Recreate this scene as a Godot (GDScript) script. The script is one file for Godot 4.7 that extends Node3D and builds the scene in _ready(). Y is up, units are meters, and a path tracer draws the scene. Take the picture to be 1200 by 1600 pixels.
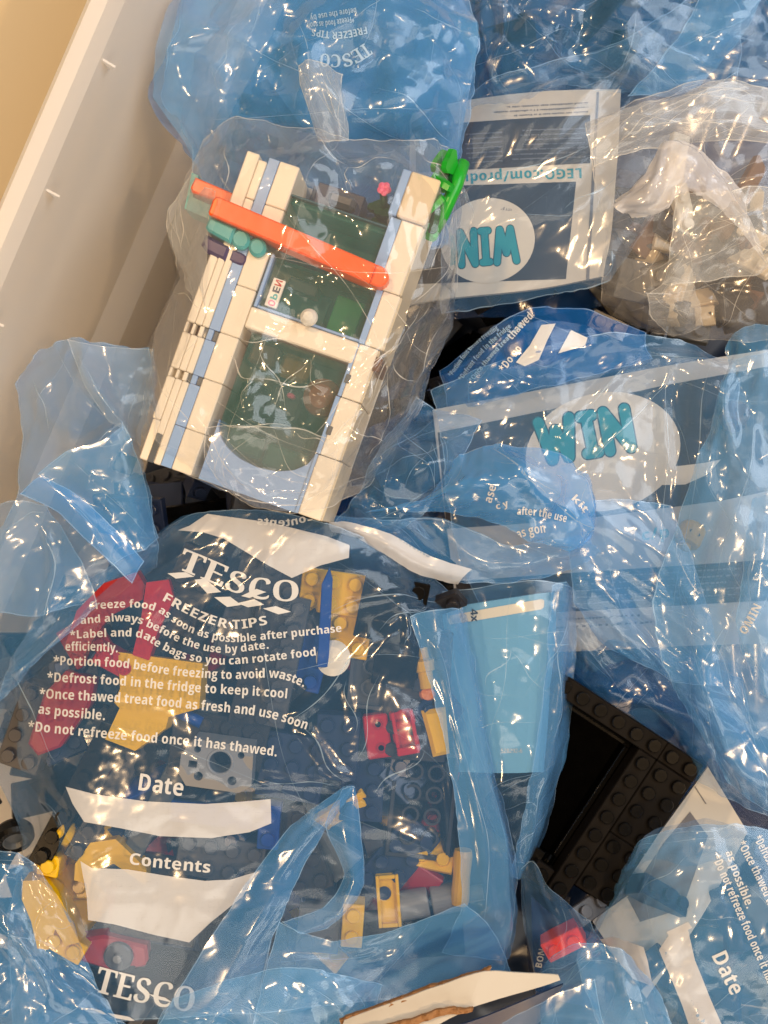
extends Node3D
# A translucent storage tub full of bagged toy bricks, seen from straight above. Metres, y up; the tub's floor is y = 0.

const EYE := 0.51        # height of the camera over the tub's floor
const LENS := 1715.6     # focal length in units of the plan below
var rng := RandomNumberGenerator.new()
var M := {}
var taken := {}
var stud_shape: ArrayMesh
var crinkle: NoiseTexture2D
var smudge: NoiseTexture2D

# ---------------------------------------------------------------- plan and naming helpers
func at(px: float, py: float, h: float) -> Vector3:   # a point of the plan (1200 x 1600 units) at a height of h millimetres
	var k := (EYE - h * 0.001) / LENS
	return Vector3((px - 600.0) * k, h * 0.001, (py - 800.0) * k)

func plan_of(p: Vector3) -> Vector2:
	var k := LENS / (EYE - p.y)
	return Vector2(600.0 + p.x * k, 800.0 + p.z * k)

func numbered(called: String) -> String:
	if not taken.has(called):
		taken[called] = 0
		return called
	taken[called] += 1
	return "%s_%03d" % [called, taken[called]]

func tag(o: Node3D, label: String, category: String, group := "") -> Node3D:
	o.set_meta("label", label)
	o.set_meta("category", category)
	if group != "":
		o.set_meta("group", group)
	return o

func thing(called: String, label: String, category: String, group := "") -> Node3D:
	var o := Node3D.new()
	o.name = numbered(called)
	add_child(o)
	return tag(o, label, category, group)

func part(called: String, mesh: Mesh, m: Material, parent: Node3D) -> MeshInstance3D:
	var o := MeshInstance3D.new()
	o.name = called if parent != self else numbered(called)
	o.mesh = mesh
	o.material_override = m
	parent.add_child(o, true)
	return o

func put(o: Node3D, px: float, py: float, h: float, turn := 0.0, tilt_x := 0.0, tilt_z := 0.0) -> Node3D:   # turn: degrees clockwise seen from above
	o.position = at(px, py, h)
	o.basis = Basis(Vector3.UP, deg_to_rad(-turn)) * Basis(Vector3.RIGHT, deg_to_rad(tilt_x)) * Basis(Vector3.BACK, deg_to_rad(tilt_z))
	return o

# ---------------------------------------------------------------- materials
func plastic(c: Color, rough := 0.38) -> StandardMaterial3D:
	var m := StandardMaterial3D.new()
	m.albedo_color = c
	m.roughness = rough
	m.roughness_texture = smudge
	m.roughness_texture_channel = BaseMaterial3D.TEXTURE_CHANNEL_RED
	m.uv1_triplanar = true
	m.uv1_scale = Vector3(25, 25, 25)
	return m

func film(c: Color, alpha: float, rough := 0.15, relief := 0.0, spec := 0.5) -> StandardMaterial3D:
	var m := StandardMaterial3D.new()
	m.transparency = BaseMaterial3D.TRANSPARENCY_ALPHA
	m.albedo_color = Color(c.r, c.g, c.b, alpha)
	m.roughness = rough
	m.metallic_specular = spec
	m.cull_mode = BaseMaterial3D.CULL_DISABLED
	m.heightmap_enabled = relief > 0.0
	m.heightmap_texture = crinkle
	m.heightmap_scale = relief
	return m

func flat_print(c: Color, rough := 0.45) -> StandardMaterial3D:
	var m := StandardMaterial3D.new()
	m.albedo_color = c
	m.roughness = rough
	m.cull_mode = BaseMaterial3D.CULL_DISABLED
	return m

func clear_plastic(c: Color, alpha: float) -> StandardMaterial3D:
	var m := StandardMaterial3D.new()
	m.transparency = BaseMaterial3D.TRANSPARENCY_ALPHA
	m.albedo_color = Color(c.r, c.g, c.b, alpha)
	m.roughness = 0.05
	m.metallic_specular = 0.35
	return m

func make_materials() -> void:
	var n := FastNoiseLite.new()
	n.seed = 5
	n.noise_type = FastNoiseLite.TYPE_CELLULAR
	n.cellular_return_type = FastNoiseLite.RETURN_DISTANCE2_SUB
	n.cellular_distance_function = FastNoiseLite.DISTANCE_EUCLIDEAN
	n.frequency = 0.012
	n.fractal_type = FastNoiseLite.FRACTAL_FBM
	n.fractal_octaves = 3
	n.domain_warp_enabled = true
	n.domain_warp_amplitude = 30.0
	n.domain_warp_frequency = 0.006
	crinkle = NoiseTexture2D.new()
	crinkle.width = 1024
	crinkle.height = 1024
	crinkle.seamless = true
	crinkle.noise = n
	var n2 := FastNoiseLite.new()
	n2.seed = 9
	n2.frequency = 0.02
	n2.fractal_octaves = 5
	smudge = NoiseTexture2D.new()
	smudge.width = 256
	smudge.height = 256
	smudge.seamless = true
	smudge.noise = n2
	var ramp := Gradient.new()
	ramp.set_color(0, Color(0.75, 0.75, 0.75))
	ramp.set_color(1, Color(1, 1, 1))
	smudge.color_ramp = ramp
	M.film_blue = film(Color(0.42, 0.72, 0.99), 0.19)
	M.film_thin = film(Color(0.46, 0.70, 0.94), 0.13)
	M.film_dense = film(Color(0.38, 0.69, 0.98), 0.31)
	M.film_fold = film(Color(0.44, 0.73, 0.98), 0.32)
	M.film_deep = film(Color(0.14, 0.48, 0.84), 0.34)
	M.film_haze = film(Color(0.90, 0.89, 0.89), 0.16)
	M.crease_glint = film(Color(0.80, 0.91, 1.0), 0.32)  # fold whitening, pale enough to double as painted glints
	M.crease_glint_clear = film(Color(0.97, 0.96, 0.93), 0.48)
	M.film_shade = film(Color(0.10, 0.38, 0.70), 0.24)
	M.film_band = film(Color(0.34, 0.66, 0.98), 0.40)
	M.film_neck = film(Color(0.36, 0.69, 1.0), 0.42)
	M.film_tuft = film(Color(0.92, 0.91, 0.92), 0.49)
	M.gap_dark = flat_print(Color(0.07, 0.12, 0.20), 0.3)  # opaque navy that paints the gaps of the heap dark
	M.film_clear = film(Color(0.90, 0.90, 0.90), 0.085, 0.10)
	M.film_milky = film(Color(0.84, 0.86, 0.87), 0.30)
	M.print_white = film(Color(0.88, 0.89, 0.90), 0.86, 0.2, 0.0)
	M.panel_white = film(Color(0.88, 0.89, 0.91), 0.68, 0.22, 0.0)
	M.paper = flat_print(Color(0.80, 0.78, 0.74), 0.6)
	M.paper_grey = flat_print(Color(0.66, 0.66, 0.66), 0.6)
	M.paper_cream = flat_print(Color(0.88, 0.84, 0.74))
	M.ink_dark = flat_print(Color(0.13, 0.13, 0.16))
	M.ink_grey = flat_print(Color(0.45, 0.45, 0.47))
	M.ink_brown = flat_print(Color(0.20, 0.17, 0.16))
	M.ink_teal = flat_print(Color(0.05, 0.55, 0.62))
	M.ink_teal_dark = flat_print(Color(0.03, 0.30, 0.36))
	M.ink_blue = flat_print(Color(0.40, 0.64, 0.78), 0.5)
	M.ink_navy = flat_print(Color(0.08, 0.16, 0.34), 0.3)
	M.black = plastic(Color(0.06, 0.057, 0.054), 0.28)
	M.black.metallic_specular = 0.35
	M.dusty = plastic(Color(0.085, 0.075, 0.068), 0.6)
	M.dusty.metallic_specular = 0.2
	M.pitch = plastic(Color(0.006, 0.006, 0.006), 0.3)  # near-black; inside the brick frame it stands for deep shade
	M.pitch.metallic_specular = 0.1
	M.dark_grey = plastic(Color(0.30, 0.31, 0.34))
	M.mid_grey = plastic(Color(0.36, 0.38, 0.40))
	M.light_grey = plastic(Color(0.50, 0.51, 0.53))
	M.navy = plastic(Color(0.14, 0.20, 0.33))
	M.blue = plastic(Color(0.06, 0.27, 0.62))
	M.red = plastic(Color(0.70, 0.05, 0.12))
	M.wine = plastic(Color(0.60, 0.02, 0.10))
	M.yellow = plastic(Color(0.88, 0.70, 0.02))
	M.gold = plastic(Color(0.85, 0.68, 0.24))
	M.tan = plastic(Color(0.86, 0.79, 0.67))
	M.cream = plastic(Color(0.93, 0.89, 0.82))
	M.brown = plastic(Color(0.40, 0.25, 0.13))
	M.light_blue = plastic(Color(0.55, 0.69, 0.88))
	M.orange = plastic(Color(1.0, 0.37, 0.0))
	M.teal = plastic(Color(0.20, 0.64, 0.66))
	M.purple = plastic(Color(0.17, 0.05, 0.36))
	M.green = plastic(Color(0.12, 0.66, 0.18))
	M.dark_green = plastic(Color(0.05, 0.30, 0.14))
	M.sea = plastic(Color(0.09, 0.46, 0.45))
	M.pink = plastic(Color(0.93, 0.40, 0.56))
	M.white = plastic(Color(0.88, 0.87, 0.84))
	M.teal_glass = clear_plastic(Color(0.0, 0.44, 0.42), 0.24)
	M.tub = StandardMaterial3D.new()
	M.tub.albedo_color = Color(0.96, 0.93, 0.90)
	M.tub.roughness = 0.36
	M.tub.roughness_texture = smudge
	M.tub.uv1_triplanar = true
	M.tub.uv1_scale = Vector3(6, 6, 6)
	M.tub.backlight_enabled = true
	M.tub.backlight = Color(0.96, 0.96, 0.95)
	M.floor = StandardMaterial3D.new()
	M.floor.albedo_color = Color(0.88, 0.81, 0.68)
	M.floor.roughness = 0.7
	M.card_edge = flat_print(Color(0.62, 0.45, 0.29), 0.9)

# ---------------------------------------------------------------- solid shapes
func tri(st: SurfaceTool, a: Vector3, b: Vector3, c: Vector3, out: Vector3) -> void:
	if (a - c).cross(a - b).dot(out) < 0.0:
		var t := b
		b = c
		c = t
	st.add_vertex(a)
	st.add_vertex(b)
	st.add_vertex(c)

func quad(st: SurfaceTool, a: Vector3, b: Vector3, c: Vector3, d: Vector3, out: Vector3) -> void:
	tri(st, a, b, c, out)
	tri(st, a, c, d, out)

func fresh(smooth := false) -> SurfaceTool:
	var st := SurfaceTool.new()
	st.begin(Mesh.PRIMITIVE_TRIANGLES)
	st.set_smooth_group(0 if smooth else -1)
	return st

func done(st: SurfaceTool) -> ArrayMesh:
	st.generate_normals()
	return st.commit()

func box_into(st: SurfaceTool, lo: Vector3, hi: Vector3, b: float) -> void:   # a chamfered box
	var c := (lo + hi) * 0.5
	var h := (hi - lo) * 0.5
	b = minf(b, minf(h.x, minf(h.y, h.z)) * 0.6)
	var i := h - Vector3(b, b, b)
	for ax in 3:
		var u := (ax + 1) % 3
		var v := (ax + 2) % 3
		for s in [-1.0, 1.0]:
			var q := []
			for k in [[-1, -1], [1, -1], [1, 1], [-1, 1]]:
				var p := Vector3()
				p[ax] = h[ax] * s
				p[u] = i[u] * k[0]
				p[v] = i[v] * k[1]
				q.append(c + p)
			var n := Vector3()
			n[ax] = s
			quad(st, q[0], q[1], q[2], q[3], n)
			for s2 in [-1.0, 1.0]:   # the edge between faces ax and u
				var e := []
				for k in [-1.0, 1.0]:
					var p := Vector3()
					p[ax] = h[ax] * s
					p[u] = i[u] * s2
					p[v] = i[v] * k
					var p2 := Vector3()
					p2[ax] = i[ax] * s
					p2[u] = h[u] * s2
					p2[v] = i[v] * k
					e.append([c + p, c + p2])
				var n2 := Vector3()
				n2[ax] = s
				n2[u] = s2
				quad(st, e[0][0], e[0][1], e[1][1], e[1][0], n2)
	for x in [-1.0, 1.0]:
		for y in [-1.0, 1.0]:
			for z in [-1.0, 1.0]:
				tri(st, c + Vector3(h.x * x, i.y * y, i.z * z), c + Vector3(i.x * x, h.y * y, i.z * z), c + Vector3(i.x * x, i.y * y, h.z * z), Vector3(x, y, z))

func box(lo: Vector3, hi: Vector3, b := 0.0003) -> ArrayMesh:
	var st := fresh()
	box_into(st, lo, hi, b)
	return done(st)

func lathe_into(st: SurfaceTool, profile: Array, sides: int, centre := Vector3.ZERO, axis := 1) -> void:   # profile: Vector2(radius, height), turned round y (or x, z)
	for k in sides:
		var a0 := TAU * k / sides
		var a1 := TAU * (k + 1) / sides
		for n in profile.size() - 1:
			var p: Vector2 = profile[n]
			var q: Vector2 = profile[n + 1]
			var w := []
			for e in [[p, a0], [q, a0], [q, a1], [p, a1]]:
				var v := Vector3(e[0].x * cos(e[1]), e[0].y, e[0].x * sin(e[1]))
				if axis == 0:
					v = Vector3(v.y, v.x, v.z)
				elif axis == 2:
					v = Vector3(v.x, v.z, v.y)
				w.append(centre + v)
			var mid := (a0 + a1) * 0.5
			var slope := (q - p).orthogonal()   # the profile runs upwards outside, downwards inside
			var n3 := Vector3(slope.x * cos(mid), slope.y, slope.x * sin(mid))
			if axis == 0:
				n3 = Vector3(n3.y, n3.x, n3.z)
			elif axis == 2:
				n3 = Vector3(n3.x, n3.z, n3.y)
			if p.x > 1e-7:
				tri(st, w[0], w[1], w[3], n3)
			if q.x > 1e-7:
				tri(st, w[1], w[2], w[3], n3)

func lathe(profile: Array, sides := 20, axis := 1) -> ArrayMesh:
	var st := fresh()
	lathe_into(st, profile, sides, Vector3.ZERO, axis)
	return done(st)

func prism(outline: PackedVector2Array, y0: float, y1: float, bevel := 0.0) -> ArrayMesh:   # outline in x and z
	var st := fresh()
	var top := outline
	if bevel > 0.0:
		var inner := Geometry2D.offset_polygon(outline, -bevel)
		if inner.size() == 1 and inner[0].size() == outline.size():
			# matched corner by corner: the nearest inner corner
			top = PackedVector2Array()
			for p in outline:
				var best: Vector2 = inner[0][0]
				for q in inner[0]:
					if q.distance_squared_to(p) < best.distance_squared_to(p):
						best = q
				top.append(best)
		else:
			bevel = 0.0
	var cut := Geometry2D.triangulate_polygon(top)
	for k in range(0, cut.size(), 3):
		tri(st, Vector3(top[cut[k]].x, y1, top[cut[k]].y), Vector3(top[cut[k + 1]].x, y1, top[cut[k + 1]].y), Vector3(top[cut[k + 2]].x, y1, top[cut[k + 2]].y), Vector3.UP)
	cut = Geometry2D.triangulate_polygon(outline)
	for k in range(0, cut.size(), 3):
		tri(st, Vector3(outline[cut[k]].x, y0, outline[cut[k]].y), Vector3(outline[cut[k + 1]].x, y0, outline[cut[k + 1]].y), Vector3(outline[cut[k + 2]].x, y0, outline[cut[k + 2]].y), Vector3.DOWN)
	var way := -1.0 if Geometry2D.is_polygon_clockwise(outline) else 1.0
	for k in outline.size():
		var a := outline[k]
		var b := outline[(k + 1) % outline.size()]
		var c := top[k]
		var d := top[(k + 1) % outline.size()]
		var n := Vector3((b - a).y, 0, -(b - a).x) * way
		quad(st, Vector3(a.x, y0, a.y), Vector3(b.x, y0, b.y), Vector3(b.x, y1 - bevel, b.y), Vector3(a.x, y1 - bevel, a.y), n)
		if bevel > 0.0:
			quad(st, Vector3(a.x, y1 - bevel, a.y), Vector3(b.x, y1 - bevel, b.y), Vector3(d.x, y1, d.y), Vector3(c.x, y1, c.y), n + Vector3.UP)
	return done(st)

func tube(points: Array, r: float, sides := 10) -> ArrayMesh:
	var st := fresh(true)
	var rings := []
	for k in points.size():
		var t: Vector3 = (points[mini(k + 1, points.size() - 1)] - points[maxi(k - 1, 0)]).normalized()
		var a := t.cross(Vector3.UP if absf(t.y) < 0.9 else Vector3.RIGHT).normalized()
		var b := t.cross(a)
		var ring := []
		for s in sides:
			ring.append(points[k] + (a * cos(TAU * s / sides) + b * sin(TAU * s / sides)) * r)
		rings.append(ring)
	for k in points.size() - 1:
		for s in sides:
			var s1 := (s + 1) % sides
			quad(st, rings[k][s], rings[k][s1], rings[k + 1][s1], rings[k + 1][s], (rings[k][s] + rings[k + 1][s1] - points[k] - points[k + 1]))
	for s in sides:
		tri(st, points[0], rings[0][s], rings[0][(s + 1) % sides], points[0] - points[1])
		tri(st, points[-1], rings[-1][s], rings[-1][(s + 1) % sides], points[-1] - points[-2])
	return done(st)

func mm(x: float, y: float, z: float) -> Vector3:
	return Vector3(x, y, z) * 0.001

# ---------------------------------------------------------------- toy bricks: one stud is 8 mm, a plate 3.2 mm, a brick 9.6 mm high
func brick_into(o: Node3D, nx: int, nz: int, high: float, m: Material, studs := true, hollow := false) -> Node3D:
	var key := "%d %d %.1f %s" % [nx, nz, high, hollow]
	if not M.has(key):
		var w := nx * 8.0 - 0.2
		var d := nz * 8.0 - 0.2
		if not hollow:
			M[key] = box(mm(-w / 2, 0, -d / 2), mm(w / 2, high, d / 2), 0.00035)
		else:
			var st := fresh()
			box_into(st, mm(-w / 2, high - 1.2, -d / 2), mm(w / 2, high, d / 2), 0.0003)
			for s in [-1.0, 1.0]:
				box_into(st, mm(-w / 2, 0, s * (d / 2 - 0.75) - 0.75), mm(w / 2, high - 1.1, s * (d / 2 - 0.75) + 0.75), 0.0002)
				box_into(st, mm(s * (w / 2 - 0.75) - 0.75, 0.01, -d / 2 + 1.4), mm(s * (w / 2 - 0.75) + 0.75, high - 1.1, d / 2 - 1.4), 0.0002)
			for x in nx - 1:
				for z in nz - 1:
					lathe_into(st, [mm2(2.4, high - 1.1), mm2(2.4, 0.1), mm2(3.25, 0.1), mm2(3.25, high - 1.1)], 16, mm((x + 1 - nx / 2.0) * 8, 0, (z + 1 - nz / 2.0) * 8))
			M[key] = done(st)
	part("body", M[key], m, o)
	if studs:
		for x in nx:
			for z in nz:
				part("stud", stud_shape, m, o).position = mm((x + 0.5 - nx / 2.0) * 8, high, (z + 0.5 - nz / 2.0) * 8)
	return o

func mm2(a: float, b: float) -> Vector2:
	return Vector2(a, b) * 0.001

func small_piece(kind: int) -> ArrayMesh:   # a whole small element in one mesh, for the heaps
	var key := "small %d" % kind
	if M.has(key):
		return M[key]
	var st := fresh()
	var nx: int = [2, 4, 1, 2, 3, 2, 1, 6][kind % 8]
	var nz: int = [2, 2, 2, 1, 1, 3, 1, 1][kind % 8]
	var high: float = [9.6, 3.2, 9.6, 3.2, 9.6, 3.2, 9.6, 3.2][kind % 8]
	var w := nx * 8.0 - 0.2
	var d := nz * 8.0 - 0.2
	box_into(st, mm(-w / 2, -high / 2, -d / 2), mm(w / 2, high / 2, d / 2), 0.0004)
	for x in nx:
		for z in nz:
			lathe_into(st, [mm2(2.4, 0), mm2(2.4, 1.6), mm2(2.2, 1.8), mm2(0, 1.8)], 14, mm((x + 0.5 - nx / 2.0) * 8, high / 2, (z + 0.5 - nz / 2.0) * 8))
	M[key] = done(st)
	return M[key]

# ---------------------------------------------------------------- thin sheets: bag film, booklet pages
class Sheet:
	var nu: int
	var nv: int
	var wide: float
	var long: float
	var pos: PackedVector3Array
	var nrm: PackedVector3Array
	var pic: PackedVector2Array
	var last := Vector2(-1, -1)
	var ridges := []         # the sharper folds: [from, to] in metres along and down the sheet
	var lean := Vector3.UP   # the normal at the last place looked up

func spline(p: PackedVector3Array, n: int, round := 1.0) -> PackedVector3Array:   # n points along a curve through p: Catmull-Rom (round 1) to straight pieces (0)
	var r := PackedVector3Array()
	var m := p.size()
	for k in n:
		var t := float(k) / (n - 1) * (m - 1)
		var i := mini(int(t), m - 2)
		var f := t - i
		var b := p[i]
		var c := p[i + 1]
		var a := p[i - 1] if i > 0 else b * 2.0 - c
		var d := p[i + 2] if i + 2 < m else c * 2.0 - b
		r.append(b.lerp(c, f).lerp(b.cubic_interpolate(c, a, d, f), round))
	return r

func sheet(rows: Array, step: float, o := {}) -> Sheet:
	# rows of [plan x, plan y, height] from the top edge down; o: seed, crumple (number of random creases), amp, width, length (mm), dir, spread (degrees in the sheet),
	# facet and facet_size (mm), wave and wave_size, edge (mm), folds ([x0, y0, x1, y1, mm, width in mm] in the plan)
	var s := Sheet.new()
	var lines: Array[PackedVector3Array] = []
	for r in rows:
		var line := PackedVector3Array()
		for p in r:
			line.append(at(p[0], p[1], p[2]))
		lines.append(line)
	for r in lines:
		for c in r.size() - 1:
			s.wide += r[c].distance_to(r[c + 1]) / lines.size()
	for c in lines[0].size():
		for r in lines.size() - 1:
			s.long += lines[r][c].distance_to(lines[r + 1][c]) / lines[0].size()
	s.nu = clampi(int(s.wide / step * 1000.0), 6, 240)
	s.nv = clampi(int(s.long / step * 1000.0), 6, 240)
	var across: Array[PackedVector3Array] = []
	for r in lines:
		across.append(spline(r, s.nu, o.get("round", 0.5)))
	s.pos.resize(s.nu * s.nv)
	var column := PackedVector3Array()
	column.resize(lines.size())
	for i in s.nu:
		for r in lines.size():
			column[r] = across[r][i]
		var down := spline(column, s.nv, o.get("round", 0.5))
		for j in s.nv:
			s.pos[j * s.nu + i] = down[j]
	measure(s)
	var n := s.nu * s.nv
	var lift := PackedFloat32Array()
	lift.resize(n)
	rng.seed = o.get("seed", 1)
	var du := s.wide / (s.nu - 1)
	var dv := s.long / (s.nv - 1)
	var creases := []
	for f in o.get("folds", []):
		s.last = Vector2(-1, -1)
		var a := locate(s, Vector2(f[0], f[1])) * Vector2(du, dv)
		var b := locate(s, Vector2(f[2], f[3])) * Vector2(du, dv)
		creases.append([(a + b) * 0.5, (b - a).normalized(), a.distance_to(b) * 0.5, f[4] * 0.001, f[5] * 0.0013, 0.4])
	var dir: float = o.get("dir", 0.0)
	var spread: float = o.get("spread", 90.0)
	var amp: float = o.get("amp", 0.8)
	var wid: float = o.get("width", 3.0)
	var len: float = o.get("length", 25.0)
	for k in int(o.get("crumple", 0) * 0.6):
		var ang := deg_to_rad(dir + rng.randf_range(-spread, spread))
		var w := wid * 0.001 * (0.6 + 5.0 * pow(rng.randf(), 1.6))
		var half := maxf(len * 0.001 * rng.randf_range(0.5, 1.6), w * 1.2)
		var slope := amp * rng.randf_range(0.04, 0.21)
		creases.append([Vector2(rng.randf() * s.wide, rng.randf() * s.long), Vector2.from_angle(ang), half, slope * w * (1.0 if rng.randf() < 0.6 else -0.8), w, 0.12])
	for c in creases:
		if c[3] > 0.0 and (c[5] > 0.3 or c[3] / c[4] > 0.168 * amp):
			s.ridges.append([c[0] - c[1] * c[2], c[0] + c[1] * c[2], 1.5 if c[5] > 0.3 else 0.55])
		var mid: Vector2 = c[0]
		var t: Vector2 = c[1]
		var half: float = maxf(c[2], 0.001)
		var high: float = c[3]
		var w: float = c[4]
		var reach := Vector2(absf(t.x) * half + absf(t.y) * w, absf(t.y) * half + absf(t.x) * w)
		for j in range(maxi(0, int((mid.y - reach.y) / dv)), mini(s.nv - 1, int((mid.y + reach.y) / dv) + 1) + 1):
			for i in range(maxi(0, int((mid.x - reach.x) / du)), mini(s.nu - 1, int((mid.x + reach.x) / du) + 1) + 1):
				var d := Vector2(i * du, j * dv) - mid
				# a hip roof: flat sides that meet in sharp lines, as stiff thin film folds
				var x := absf(d.cross(t)) / w
				var cap: float = c[5]
				if x < cap:   # the ridge itself is a little rounded
					x = x * x / (2.0 * cap) + cap * 0.5
				var k := minf(1.0 - x, (half - absf(d.dot(t))) / minf(w, half) * 0.6)
				if k > 0.0:
					lift[j * s.nu + i] += high * k
	var wave: float = o.get("wave", 0.0) * 0.001
	var soft := FastNoiseLite.new()
	soft.seed = o.get("seed", 1) + 50
	soft.frequency = 1000.0 / o.get("wave_size", 40.0)
	var edge: float = o.get("edge", 0.8) * 0.001
	var jag := FastNoiseLite.new()
	jag.seed = o.get("seed", 1) + 90
	jag.frequency = 1000.0 / 14.0
	for j in s.nv:
		for i in s.nu:
			var k := j * s.nu + i
			var x := i * du
			var y := j * dv
			if wave > 0.0:
				lift[k] += wave * soft.get_noise_2d(x, y)
			var p := s.pos[k] + s.nrm[k] * lift[k]
			if edge > 0.0:
				var rim := 1.0 - minf(1.0, minf(minf(x, s.wide - x), minf(y, s.long - y)) / 0.012)
				p += Vector3(jag.get_noise_2d(x, y), 0.3 * jag.get_noise_2d(x + 9.0, y), jag.get_noise_2d(x, y + 9.0)) * edge * 0.9 * rim * rim
			s.pos[k] = p
	measure(s)
	return s

func measure(s: Sheet) -> void:   # normals, and where each node lies in the plan
	s.nrm.resize(s.nu * s.nv)
	s.pic.resize(s.nu * s.nv)
	for j in s.nv:
		for i in s.nu:
			var k := j * s.nu + i
			var a := s.pos[j * s.nu + mini(i + 1, s.nu - 1)] - s.pos[j * s.nu + maxi(i - 1, 0)]
			var b := s.pos[mini(j + 1, s.nv - 1) * s.nu + i] - s.pos[maxi(j - 1, 0) * s.nu + i]
			var n := b.cross(a).normalized()
			s.nrm[k] = n
			s.pic[k] = plan_of(s.pos[k])

func shape_of(s: Sheet, tile := 0.15) -> ArrayMesh:
	var st := SurfaceTool.new()
	st.begin(Mesh.PRIMITIVE_TRIANGLES)
	for j in s.nv:
		for i in s.nu:
			st.set_uv(Vector2(s.wide * i / (s.nu - 1), s.long * j / (s.nv - 1)) / tile)
			st.add_vertex(s.pos[j * s.nu + i])
	for j in s.nv - 1:
		for i in s.nu - 1:
			var k := j * s.nu + i
			st.add_index(k)
			st.add_index(k + 1)
			st.add_index(k + s.nu)
			st.add_index(k + 1)
			st.add_index(k + s.nu + 1)
			st.add_index(k + s.nu)
	st.generate_normals()
	return st.commit()

func slab_of(s: Sheet, thick: float) -> ArrayMesh:   # the sheet given a thickness downwards
	var st := fresh()
	var d := Vector3(0, -thick * 0.001, 0)
	for j in s.nv - 1:
		for i in s.nu - 1:
			var k := j * s.nu + i
			quad(st, s.pos[k], s.pos[k + 1], s.pos[k + s.nu + 1], s.pos[k + s.nu], s.nrm[k])
			quad(st, s.pos[k] + d, s.pos[k + 1] + d, s.pos[k + s.nu + 1] + d, s.pos[k + s.nu] + d, -s.nrm[k])
	for i in s.nu - 1:
		for j in [0, s.nv - 1]:
			var a: Vector3 = s.pos[j * s.nu + i]
			var b: Vector3 = s.pos[j * s.nu + i + 1]
			quad(st, a, b, b + d, a + d, a - s.pos[(1 if j == 0 else s.nv - 2) * s.nu + i])
	for j in s.nv - 1:
		for i in [0, s.nu - 1]:
			var a: Vector3 = s.pos[j * s.nu + i]
			var b: Vector3 = s.pos[(j + 1) * s.nu + i]
			quad(st, a, b, b + d, a + d, a - s.pos[j * s.nu + (1 if i == 0 else s.nu - 2)])
	return done(st)

func locate(s: Sheet, want: Vector2) -> Vector2:   # the place on the sheet that lies at a point of the plan
	var g := s.last
	var near := 1e9
	if g.x >= 0.0:
		near = s.pic[int(g.y) * s.nu + int(g.x)].distance_squared_to(want)
	if near > 400.0:
		for j in range(0, s.nv, maxi(1, s.nv / 14)):
			for i in range(0, s.nu, maxi(1, s.nu / 14)):
				var q := s.pic[j * s.nu + i].distance_squared_to(want)
				if q < near:
					near = q
					g = Vector2(i, j)
	for n in 14:
		var i := clampi(int(g.x), 0, s.nu - 2)
		var j := clampi(int(g.y), 0, s.nv - 2)
		var k := j * s.nu + i
		var f := g - Vector2(i, j)
		var p := s.pic[k].lerp(s.pic[k + 1], f.x).lerp(s.pic[k + s.nu].lerp(s.pic[k + s.nu + 1], f.x), f.y)
		var err := want - p
		if err.length_squared() < 0.01:
			break
		var i0 := maxi(0, i - 2)
		var i1 := mini(s.nu - 1, i + 3)
		var j0 := maxi(0, j - 2)
		var j1 := mini(s.nv - 1, j + 3)
		var a := (s.pic[j * s.nu + i1] - s.pic[j * s.nu + i0]) / (i1 - i0)
		var b := (s.pic[j1 * s.nu + i] - s.pic[j0 * s.nu + i]) / (j1 - j0)
		var det := a.cross(b)
		if absf(det) < 1e-4:
			break
		var go := Vector2(err.cross(b), a.cross(err)) / det
		g += go.limit_length(10.0) * (1.0 if n < 8 else 0.5)
		g = g.clamp(Vector2.ZERO, Vector2(s.nu - 1.001, s.nv - 1.001))
	s.last = g
	return g

func spot(s: Sheet, want: Vector2, above: float) -> Vector3:
	var g := locate(s, want)
	var i := int(g.x)
	var j := int(g.y)
	var k := j * s.nu + i
	var f := g - Vector2(i, j)
	s.lean = s.nrm[k].lerp(s.nrm[k + 1], f.x).lerp(s.nrm[k + s.nu].lerp(s.nrm[k + s.nu + 1], f.x), f.y).normalized()
	return s.pos[k].lerp(s.pos[k + 1], f.x).lerp(s.pos[k + s.nu].lerp(s.pos[k + s.nu + 1], f.x), f.y) + s.lean * above * 0.001

func flat_tri(st: SurfaceTool, s: Sheet, a: Vector2, b: Vector2, c: Vector2, above: float) -> void:
	var cr := (b - a).cross(c - a)
	if absf(cr) < 1e-5:
		return
	if cr < 0.0:
		var t := b
		b = c
		c = t
	for p in [a, b, c]:
		var v := spot(s, p, above)
		st.set_normal(s.lean)
		st.add_vertex(v)

func printed(called: String, s: Sheet, outline: PackedVector2Array, m: Material, parent: Node3D, above := 0.15, cell := 12.0) -> MeshInstance3D:
	# a flat print of that outline (in the plan), cut into cells so that it follows the sheet
	var st := fresh(true)
	var lo := outline[0]
	var hi := outline[0]
	for p in outline:
		lo = lo.min(p)
		hi = hi.max(p)
	var y := lo.y
	while y < hi.y:
		var x := lo.x
		while x < hi.x:
			var square := PackedVector2Array([Vector2(x, y), Vector2(x + cell, y), Vector2(x + cell, y + cell), Vector2(x, y + cell)])
			for piece in Geometry2D.intersect_polygons(outline, square):
				var cut := Geometry2D.triangulate_polygon(piece)
				for k in range(0, cut.size(), 3):
					flat_tri(st, s, piece[cut[k]], piece[cut[k + 1]], piece[cut[k + 2]], above)
			x += cell
		y += cell
	return part(called, st.commit(), m, parent)

func ellipse(c: Vector2, r: Vector2, turn := 0.0, n := 48) -> PackedVector2Array:
	var o := PackedVector2Array()
	for k in n:
		o.append(c + Vector2(r.x * cos(TAU * k / n), r.y * sin(TAU * k / n)).rotated(deg_to_rad(turn)))
	return o

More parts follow.
